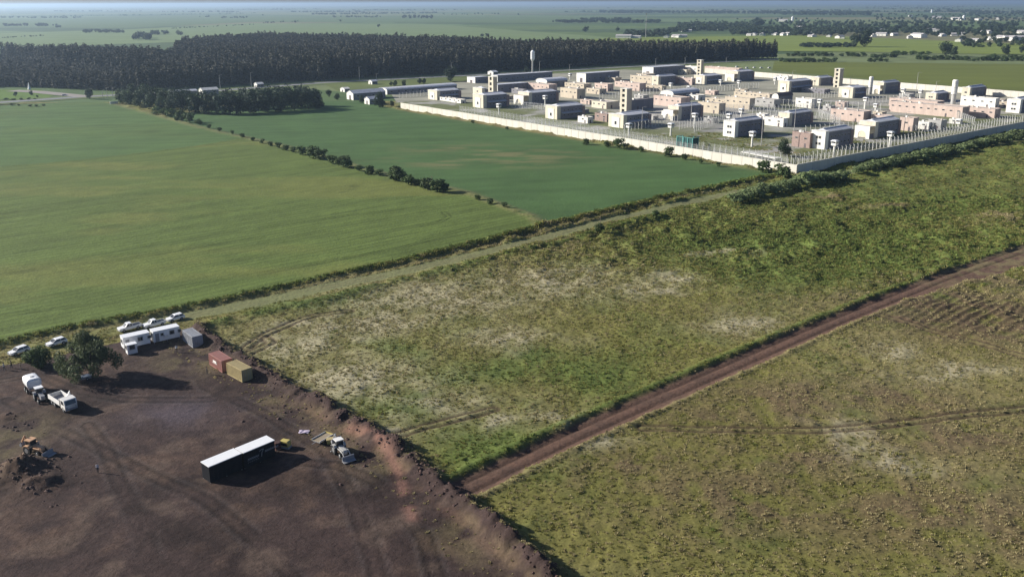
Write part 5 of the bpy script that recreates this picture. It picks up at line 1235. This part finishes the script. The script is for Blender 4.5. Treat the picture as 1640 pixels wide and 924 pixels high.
mb = MB(); mb.box(2.4, 3.9, 2.49, 2.5, 1.35, 1.8); mb.box(2.1, 4.2, 2.49, 2.5, 1.15, 1.3); mb.build('painted_mark', M['white_d'], tr_)

def site_office(px, py, L, label, wins, lettering=False, W=2.4, H=2.6, lift=.35, side='white_p', roofm='white_p', ang=YA):
    t = tag(empty('site_office' if side == 'white_p' else 'box_trailer', G(px, py), ang), label, 'office' if side == 'white_p' else 'trailer')
    z0 = lift
    MB().box(0, L, 0, W, z0, z0 + H - .12).build('body', M[side], t)
    MB().box(-.06, L + .06, -.06, W + .06, z0 + H - .12, z0 + H).build('roof', M[roofm], t)
    mb = MB()
    for x in (.05, L - .17, L * .5):
        for y in (.05, W - .17): mb.box(x, x + .12, y, y + .12, -.15, z0)
    mb.build('leg', M['grey_p'], t)
    mb = MB()
    for x in np.linspace(0.02, L - .05, 9): mb.box(x, x + .04, -.025, 0.01, z0 + .05, z0 + H - .15)
    mb.build('panel_rib', M[side], t)
    for x, w, hh in wins:
        if hh > 1.5: MB().box(x, x + w, -.04, .02, z0 + .05, z0 + hh).build('door', M['grey_p'], t)
        else: window(t, x + w / 2, -.005, z0 + 1.55, w, hh, 'y')
    if side == 'white_p': window(t, 0, W * .5, z0 + 1.5, .9, .8)
    return t
site_office(199, 561, D_(199, 561, 241.5, 551.5), 'white site office behind the small white guard booth', [(.5, .8, 2.0), (3.2, .9, .8), (5.3, .6, .5)], ang=A(199, 561, 241.5, 551.5))
o2 = site_office(247, 551, D_(246, 551, 288, 541.5), 'white site office between the guard booth office and the grey container', [(.4, .85, 2.0), (3.7, .9, .8), (1.7, .5, .5), (5.6, .5, .6)], ang=A(246, 551, 288, 541.5))
MB().box(2.4, 3.1, -.45, 0, 1.2, 1.7).build('air_conditioner', M['white_d'], o2)
bt = site_office(205, 569, 2.1, 'small white guard booth with one dark window in front of the site office', [(.55, 1.0, .9)], W=1.6, H=2.2, lift=.12, ang=A(199, 561, 241.5, 551.5))
b1 = site_office(337, 774, D_(337, 774, 389, 751.7), 'black box trailer with white roof furthest from the yellow machine', [], W=2.45, H=2.9, lift=.1, side='black_p', ang=A(337, 774, 390, 751.3))
b2 = site_office(392, 750.6, D_(391, 751, 440.5, 730), 'black box trailer with white roof and pale script on its side', [], W=2.45, H=2.9, lift=.1, side='black_p', ang=A(337, 774, 390, 751.3))
mb = MB(); gl = random.Random(3)
def stroke(pts, w=.07):
    for (xa, za), (xb, zb) in zip(pts[:-1], pts[1:]):
        dx, dz = xb - xa, zb - za; l = math.hypot(dx, dz) + 1e-6; nx, nz = -dz / l * w / 2, dx / l * w / 2
        mb.add([(xa - nx, -.032, za - nz), (xb - nx, -.032, zb - nz), (xb + nx, -.032, zb + nz), (xa + nx, -.032, za + nz)], [(0, 1, 2, 3)])
x = .7
for i in range(6): stroke([(x, 1.15), (x + .1, 1.6), (x + .22, 1.3), (x + .3, 1.62)], .08); stroke([(x, .8), (x + .26, 1.0)], .06); x += .36
stroke([(2.95, 2.1), (3.35, 2.3), (3.75, 2.25), (3.4, 1.75), (3.3, 1.0)], .13)
x = 4.0
for i in range(8): stroke([(x, 1.5), (x + .12, 1.95), (x + .2, 1.55), (x + .3, 1.9)], .08); x += .33
mb.build('lettering', M['grey_p'], b2)

# ---- vehicles
def wheel(parent, x, y, r, w, name='wheel'):
    s = 1 if y > 0 else -1
    wh = MB().cyl((x, y - w / 2, r), (x, y + w / 2, r), r, n=16).build(name, M['tyre'], parent)
    MB().cyl((x, y + s * (w / 2 - .02), r), (x, y + s * (w / 2 + .015), r), r * .58, r * .5, n=12).build('rim', M['rim'], wh)
def pickup(px, py, ang, label, kind='pickup'):
    t = tag(empty('parked_car', G(px, py, 0.02), ang), label, 'car')
    L, W = (5.2, 1.8) if kind == 'pickup' else (4.3, 1.72); z = .42; hx = L / 2
    y0, y1 = -W / 2, W / 2
    if kind == 'pickup':
        low = [(-hx, z), (hx - .1, z), (hx, z + .3), (hx - .05, 1.0), (hx - 1.35, 1.1), (-hx + .02, 1.08)]
        cab = [(-.55, 1.08), (hx - 1.35, 1.09), (.65, 1.72), (-.35, 1.76)]
    else:
        low = [(-hx, z), (hx - .1, z), (hx, z + .3), (hx - .05, .86), (hx - 1.1, .98), (-hx + .05, 1.0)]
        cab = [(-hx + .15, .98), (hx - 1.15, .97), (hx - 1.9, 1.48), (-hx + .6, 1.5)]
    bd = MB(); bd.prism_y(low, y0, y1); body = bd.build('body', M['white_p'], t)
    cb = MB(); n = len(cab)
    q = [(x, y0 + (.04 if zz < 1.2 else .2), zz) for x, zz in cab] + [(x, y1 - (.04 if zz < 1.2 else .2), zz) for x, zz in cab]
    cb.add(q, [tuple(range(n)), tuple(range(2 * n - 1, n - 1, -1))] + [(i, i + n, (i + 1) % n + n, (i + 1) % n) for i in range(n)]); cb.build('cabin_glass', M['glass'], t)
    xr0, xr1 = cab[3][0] - .05, cab[2][0] + .05; zt = max(cab[2][1], cab[3][1])
    MB().prism_y([(xr0, zt - .03), (xr1, cab[2][1] - .01), (xr1 - .05, zt + .05), (xr0 + .05, zt + .06)], y0 + .17, y1 - .17).build('roof', M['white_p'], t)
    for y in (y0 + .1, y1 - .1):
        for xa, xb in ((cab[0][0], cab[3][0]), ((cab[0][0] + cab[1][0]) / 2 - .2, (xr0 + xr1) / 2), (cab[1][0], cab[2][0])):
            MB().cyl((xa, y, 1.05), (xb, y * .86, zt), .06, n=6).build('roof_pillar', M['white_p'], t)
    if kind == 'pickup':
        MB().box(-hx + .1, -.65, y0 + .12, y1 - .12, 1.0, 1.1).build('load_bed', M['black_p'], t)
    for y in (y0 + .3, y1 - .3):
        MB().box(hx - .07, hx + .02, y - .2, y + .2, .72, .88).build('headlight', M['rim'], t)
        MB().box(-hx - .02, -hx + .05, y - .15, y + .15, .75, .95).build('tail_light', M['c_red'], t)
    MB().box(hx - .12, hx + .06, y0 + .05, y1 - .05, .38, .6).build('bumper', M['grey_p'], t)
    for x in (-hx + .95, hx - .95):
        for y in (y0 + .1, y1 - .1): wheel(t, x, y, .37, .24)
    return t
pickup(208, 529, A(226, 524, 191, 533), 'white pickup parked behind the office with the guard booth')
pickup(247, 522, A(263, 518, 232, 526), 'white pickup parked between two others behind the gap of the offices', 'pickup')
pickup(281, 512, A(298, 507, 264, 516), 'white car parked behind the office nearest the grey container', 'car')
pickup(31, 566, A(47, 561, 17, 571), 'white car standing beside the round bush and the walkers', 'car')
pickup(91, 553, A(107, 548, 77, 557), 'white car half hidden behind the willow', 'car')

def dump_truck(px, py, ang):
    t = tag(empty('dump_truck', G(px, py, .02), ang), 'white dump truck with an empty open bed standing in the dirt yard', 'truck')
    MB().box(-3.5, 3.3, -.45, .45, .55, .85).build('chassis', M['grey_p'], t)
    cab = MB(); cab.prism_y([(1.7, .7), (3.55, .7), (3.6, 1.6), (3.3, 2.55), (1.75, 2.65)], -1.15, 1.15); cab.build('cab', M['white_d'], t)
    mb = MB(); mb.add([(3.63, -1.0, 1.6), (3.63, 1.0, 1.6), (3.37, .95, 2.4), (3.37, -.95, 2.4)], [(0, 1, 2, 3)]); mb.build('windscreen', M['glass'], t)
    for y in (-1.16, 1.16):
        MB().prism_y([(2.0, 1.55), (3.2, 1.55), (3.0, 2.3), (2.0, 2.35)], min(y, y * 1.01), max(y, y * 1.01)).build('side_window', M['glass'], t)
    MB().box(3.5, 3.68, -1.15, 1.15, .5, .85).build('bumper', M['grey_p'], t)
    for y in (-.85, .85): MB().box(3.58, 3.66, y - .18, y + .18, .95, 1.15).build('headlight', M['rim'], t)
    bed = MB(); bed.box(-3.5, 1.45, -1.2, 1.2, .95, 1.1); b_ = bed.build('bed_floor', M['grey_p'], t)
    for y in (-1.25, 1.15): MB().box(-3.5, 1.45, y, y + .1, 1.1, 2.0).build('side_board', M['white_d'], t)
    MB().box(1.35, 1.5, -1.25, 1.25, 1.1, 2.45).build('head_board', M['white_d'], t)
    MB().box(-3.6, -3.5, -1.25, 1.25, 1.0, 1.9).build('tailgate', M['white_d'], t)
    mb = MB(); mb.prism_x([(.4, 2.0), (1.3, 2.0), (1.2, 3.1)], .6, .75); mb.build('raised_flap', M['white_p'], t)
    for x in (2.6,):
        for y in (-1.0, 1.0): wheel(t, x, y, .5, .3)
    for x in (-2.4, -1.2):
        for y in (-.95, .95): wheel(t, x, y, .5, .45)
    mb = MB()
    for y in (-.95, .95): mb.box(-3.1, -.5, y - .3, y + .3, 1.02, 1.06)
    mb.build('mudguard', M['black_p'], t)
dump_truck(102, 651, A(84, 640, 118, 662))
# tractor and tank trailer
t = tag(empty('tank_trailer', G(54, 627, .02), A(44, 617, 66, 642)), 'white plastic tank on a high trailer coupled to the tractor', 'trailer')
mb = MB(); sg = lambda q: math.copysign(abs(q) ** .55, q); prof = [(1.35 * sg(math.cos(a)), 2.35 + .95 * sg(math.sin(a))) for a in [2 * math.pi * i / 14 for i in range(14)]]
mb.prism_x(prof, -1.7, 1.5); mb.prism_x([(y * .75, 2.35 + (z - 2.35) * .75) for y, z in prof], 1.5, 1.8); mb.prism_x([(y * .75, 2.35 + (z - 2.35) * .75) for y, z in prof], -2.0, -1.7); mb.build('tank', M['white_p'], t)
MB().cyl((0, 0, 3.2), (0, 0, 3.45), .35, .35, 12).build('lid', M['white_d'], t)
mb = MB(); mb.box(-1.8, 2.9, -.15, .15, .95, 1.15)
for x in (-1.5, 1.3):
    for y in (-1, 1): mb.cyl((x, y * .9, .6), (x, y * .9, 1.7), .07, n=6)
    mb.box(x - .1, x + .1, -1.1, 1.1, 1.1, 1.35)
mb.build('frame', M['grey_p'], t)
for x in (-1.2, .2):
    for y in (-1.15, 1.15): wheel(t, x, y, .5, .32)
def tractor(px, py, ang, label, body, roof):
    t = tag(empty('tractor', G(px, py, .02), ang), label, 'tractor')
    MB().prism_y([(-.3, .8), (1.9, .75), (2.0, 1.3), (1.8, 1.5), (-.3, 1.6)], -.38, .38).build('hood', M[body], t)
    MB().box(-1.3, -.2, -.5, .5, .7, 1.2).build('seat_platform', M['grey_p'], t)
    mb = MB()
    for x in (-1.25, -.2):
        for y in (-.6, .6): mb.cyl((x, y, 1.0), (x, y * .92, 2.45), .05, n=6)
    mb.build('cab_frame', M['black_p'], t)
    MB().box(-1.22, -.24, -.56, .56, 1.6, 2.4).build('cab_glass', M['glass'], t)
    MB().box(-1.4, -.05, -.72, .72, 2.45, 2.6).build('cab_roof', M[roof], t)
    MB().cyl((.9, .25, 1.5), (.9, .25, 2.3), .05, n=8).build('exhaust', M['grey_p'], t)
    for y in (-.85, .85): wheel(t, -.75, y, .8, .42); wheel(t, 1.45, y * .9, .5, .3)
    for y in (-.85, .85):
        mb = MB(); mb.prism_y([(-1.6, 1.35), (-1.2, 1.7), (-.4, 1.72), (0, 1.4), (-.1, 1.35), (-.45, 1.63), (-1.2, 1.62), (-1.5, 1.32)][::-1], y - .25, y + .25); mb.build('mudguard', M[body], t)
    return t
tractor(66, 641, A(44, 617, 66, 642), 'dark tractor with a white cab roof hauling the white tank', 'grey_p', 'white_p')
def backhoe(px, py, ang, label, paint, roof, boom_back=True):
    t = tractor(px, py, ang, label, paint, roof); t.name = 'backhoe_loader'; t['category'] = 'backhoe'
    mb = MB()
    for y in (-.6, .6): mb.tube([Vector((.2, y, 1.3)), Vector((1.8, y, 1.35)), Vector((2.9, y, .6))], .1)
    mb.build('loader_arm', M[paint], t)
    MB().prism_y([(2.8, .15), (3.7, .12), (3.72, .2), (3.0, .35), (2.95, .95), (2.8, 1.0)], -1.1, 1.1).build('front_bucket', M['grey_p'], t)
    if boom_back:
        bm = MB(); bm.tube([Vector((-1.4, 0, .9)), Vector((-2.0, 0, 3.0))], .16); o = bm.build('boom', M[paint], t)
        MB().tube([Vector((-2.0, 0, 3.0)), Vector((-2.9, 0, 1.6))], .13).build('dipper_arm', M[paint], o)
        MB().prism_y([(-3.2, 1.2), (-2.8, 1.65), (-2.6, 1.2), (-2.7, .85), (-3.1, .9)], -.35, .35).build('rear_bucket', M['grey_p'], o)
        mb = MB()
        for y in (-1, 1): mb.tube([Vector((-1.35, y * .5, .8)), Vector((-1.6, y * 1.2, .1))], .08)
        mb.build('stabiliser', M[paint], t)
    return t
bk = backhoe(57, 726, A(45, 716, 96, 728), 'faded orange backhoe loader by the earth heap in the yard', 'tan', 'tan')
backhoe(546, 727, A(530, 712, 556, 736), 'dusty grey backhoe loader with a pale cab roof near the red earth bank', 'conc_grey', 'white_d')
t = tag(empty('tool_chest', G(531, 708, .02), R(15)), 'cream yellow equipment box between the flatbed trailer and the backhoe', 'box')
MB().box(-.8, .8, -.5, .5, -.05, .7).build('chest', M['yellow'], t); MB().prism_y([(-.85, .7), (.85, .7), (.8, .82), (-.8, .82)], -.55, .55).build('lid', M['c_yel'], t)
t = tag(empty('flat_trailer', G(517, 705, .02), A(528, 698, 505, 711)), 'empty flatbed trailer of slatted timber behind the grey backhoe', 'trailer')
MB().box(-1.7, 1.7, -.9, .9, .45, .55).build('frame', M['grey_p'], t)
for i in range(11): MB().box(-1.7 + i * .31, -1.43 + i * .31, -.95, .95, .56, .62).build('plank', M['wood'], t)
MB().box(-1.75, -1.65, -.95, .95, .5, .8).build('headboard', M['yellow'], t)
for y in (-.95, .95): MB().box(-1.7, 1.7, y - .03, y + .03, .5, .8).build('side_rail', M['white_d'], t)
for y in (-.9, .9): wheel(t, .2, y * 1.08, .32, .2)
MB().box(1.7, 2.6, -.05, .05, .4, .48).build('drawbar', M['grey_p'], t)
t = tag(empty('generator', G(457, 716, .02), R(-20)), 'small yellow generator beside the end of the black trailers', 'generator')
MB().box(-.9, .9, -.5, .5, .25, 1.1).build('casing', M['yellow'], t); MB().prism_y([(-.95, 1.1), (.95, 1.1), (.7, 1.3), (-.7, 1.3)], -.55, .55).build('lid', M['yellow'], t)
MB().box(-.7, .7, -.52, -.49, .5, .95).build('vent', M['black_p'], t); MB().box(-1.0, 1.0, -.55, .55, -.05, .25).build('skid', M['grey_p'], t)
t = tag(empty('water_barrel', G(445, 719, .02)), 'dull pinkish barrel between the black trailer and the generator', 'barrel')
MB().cyl((0, 0, -.05), (0, 0, 1.35), .55, .55, 16).build('drum', M['soil'], t)
mb = MB()
for z in (.0, .6, 1.25): mb.cyl((0, 0, z), (0, 0, z + .08), .58, .58, 16)
mb.build('hoop', M['c_red'], t)
t = tag(empty('cart', G(138, 608, .02), YA), 'low white-lidded cart beside the willow trunk', 'cart')
MB().prism_y([(-1.1, .75), (1.1, .85), (1.1, .95), (-1.1, .87)], -.6, .6).build('lid', M['white_p'], t); MB().box(-1.0, 1.0, -.5, .5, .3, .76).build('box', M['grey_p'], t)
for y in (-.55, .55): wheel(t, .2, y, .28, .15)
MB().box(-1.9, -1.0, -.05, .05, .32, .4).build('drawbar', M['grey_p'], t)
mb = MB(); gq = random.Random(8); vs_ = [(-.9 + 1.8 * i / 5 + gq.uniform(-.1, .1), -.6 + 1.2 * j / 4 + gq.uniform(-.1, .1), .06 + gq.uniform(0, .16)) for j in range(5) for i in range(6)]
mb.add(vs_, [(j * 6 + i, j * 6 + i + 1, j * 6 + i + 7, j * 6 + i + 6) for j in range(4) for i in range(5)])
o = mb.build('plastic_sheet', mat('lilac_sheet', (.42, .36, .45))); o.location = G(487, 692, .02); tag(o, 'crumpled lilac plastic sheet lying near the flatbed trailer', 'sheet')
mb = MB(); mb.cyl((0, 0, -.3), (0, 0, 1.6), .08, .07, 7); mb.box(-.05, .05, -.3, .3, 1.2, 1.3)
o = mb.build('fence_stake', M['wood']); o.location = G(34, 592); tag(o, 'short wooden stake beside the two walkers', 'stake')

# ---- people (a few pixels tall, standing)
def person(px, py, ang, label, top, legs, stride=.12):
    g = G(px, py, 0.0)
    V = {'pel': (0, 0, .95), 'wst': (0, 0, 1.12), 'chs': (.02, 0, 1.36), 'nck': (.02, 0, 1.50), 'hd0': (.04, 0, 1.58), 'hd1': (.05, 0, 1.69)}
    E_ = [('pel', 'wst'), ('wst', 'chs'), ('chs', 'nck'), ('nck', 'hd0'), ('hd0', 'hd1')]
    Rr = {'pel': (.16, .12), 'wst': (.14, .10), 'chs': (.17, .12), 'nck': (.06, .06), 'hd0': (.08, .09), 'hd1': (.085, .10)}
    for s, n in ((1, 'l'), (-1, 'r')):
        f = stride * s
        for k, p, r in (('sh', (.0, s * .19, 1.42), .065), ('el', (-f * .3, s * .24, 1.14), .048), ('wr', (f * .4 + .06, s * .25, .90), .032), ('pm', (f * .4 + .08, s * .25, .83), .035),
                        ('hp', (0, s * .10, .88), .10), ('kn', (f * .6 + .02, s * .11, .50), .065), ('an', (f, s * .11, .09), .042), ('to', (f + .16, s * .12, .04), .04)):
            V[k + n] = p; Rr[k + n] = (r, r)
        E_ += [('chs', 'sh' + n), ('sh' + n, 'el' + n), ('el' + n, 'wr' + n), ('wr' + n, 'pm' + n), ('pel', 'hp' + n), ('hp' + n, 'kn' + n), ('kn' + n, 'an' + n), ('an' + n, 'to' + n)]
        for i, (dx, dl) in enumerate(((-.03, .07), (-.01, .085), (.01, .09), (.03, .08), (.05, .05))):
            k = 'f%d' % i + n; V[k] = (f * .4 + .08 + dx, s * .25, .83 - dl); Rr[k] = (.009, .009); E_.append(('pm' + n, k))
    keys = list(V); ix = {k: i for i, k in enumerate(keys)}
    me = bpy.data.meshes.new('body'); me.from_pydata([V[k] for k in keys], [(ix[a], ix[b]) for a, b in E_], [])
    t = tag(empty('person', g, ang), label, 'person')
    o = link(bpy.data.objects.new('body', me), t)
    sk = o.modifiers.new('skin', 'SKIN'); sv = me.skin_vertices[0].data
    for k, i in ix.items(): sv[i].radius = Rr[k]; sv[i].use_root = (k == 'pel')
    o.modifiers.new('sub', 'SUBSURF').levels = 1
    m = bpy.data.materials.new('person_clothes'); m.use_nodes = True; N_ = m.node_tree.nodes; L = m.node_tree.links; b = N_['Principled BSDF']; b.inputs['Roughness'].default_value = .85
    tc = N_.new('ShaderNodeTexCoord'); sp = N_.new('ShaderNodeSeparateXYZ'); L.new(tc.outputs['Object'], sp.inputs[0])
    mr = N_.new('ShaderNodeMapRange'); mr.inputs[2].default_value = 1.8; L.new(sp.outputs[2], mr.inputs[0]); cr = N_.new('ShaderNodeValToRGB'); cr.color_ramp.interpolation = 'CONSTANT'
    e = cr.color_ramp.elements; e[0].position = 0; e[0].color = (.02, .02, .02, 1); e[1].position = .06; e[1].color = (*legs, 1)
    for p_, c_ in ((.54, top), (.84, (.40, .24, .17))): q = e.new(p_); q.color = (*c_, 1)
    L.new(mr.outputs[0], cr.inputs[0]); L.new(cr.outputs[0], b.inputs['Base Color']); me.materials.append(m)
    h = MB(); h.cyl((.03, 0, 1.68), (.03, 0, 1.79), .10, .06, 10); h.cyl((-.02, 0, 1.6), (-.01, 0, 1.72), .09, .095, 10); h.build('hair', M['black_p'], t)
    fc = MB(); fc.box(.125, .15, -.012, .012, 1.61, 1.645); fc.build('nose', M['skin'], t)
DK = (.03, .03, .04)
person(7, 593, R(10), 'person in a pale shirt and dark trousers walking at the yard entrance', (.6, .6, .6), DK, .16)
person(19, 590, R(190), 'person in dark clothes walking beside the pale-shirted one', (.05, .04, .05), DK, .14)
person(283, 564, R(-60), 'person in a white shirt standing before the site offices', (.7, .7, .68), DK, .06)
person(332, 600, R(20), 'person in dark clothes standing beside the faded red container', (.06, .05, .06), DK, .1)
person(157, 757, R(-90), 'person in a light top standing alone in the middle of the yard', (.55, .5, .5), DK, .06)
for x, y in CAR_SPOTS:
    c_ = pickup(x, y, UA, 'white car parked in the row outside the far end of the compound', 'car'); c_['group'] = 'cars outside the compound'
# a white car and a sign by the highway
pickup(104, 154, R(20), 'white car on the gravel turn-off by the plantation', 'car')
t = tag(empty('roadside_sign', P(183, 167), R(-40)), 'white board leaning at the end of the hedgerow by the highway', 'sign')
MB().box(-.15, .15, -3.2, 3.2, .3, 2.0).build('board', M['white_p'], t)
mb = MB(); mb.box(-.1, .1, -2.6, -2.4, -.2, .3); mb.box(-.1, .1, 2.4, 2.6, -.2, .3); mb.build('post', M['wood'], t)
t = tag(empty('shrine', P(47, 144)), 'small white pointed monument at the lawn edge before the plantation', 'monument')
MB().cyl((0, 0, -.2), (0, 0, 1.2), 1.6, 1.4, 4).build('plinth', M['white_p'], t); MB().cyl((0, 0, 1.2), (0, 0, 6.5), 1.2, .1, 4).build('spire', M['white_p'], t)
# ------------------------------------------------------------------ haze
HZ = 31000
mb = MB(); mb.box(-B_ - 500, B_ + 500, -B_ - 500, B_ + 500, -3, 92)
hz = bpy.data.materials.new('haze_air'); hz.use_nodes = True
N = hz.node_tree.nodes; N.remove(N['Principled BSDF']); pv = N.new('ShaderNodeVolumePrincipled')
pv.inputs['Color'].default_value = (0.60, 0.79, 1.0, 1); pv.inputs['Density'].default_value = 0.5 / 5400; pv.inputs['Anisotropy'].default_value = 0.55
hz.node_tree.links.new(pv.outputs[0], N['Material Output'].inputs['Volume'])
tag(mb.build('haze', hz), 'pale blue haze lying over the plain', 'haze', kind='stuff')
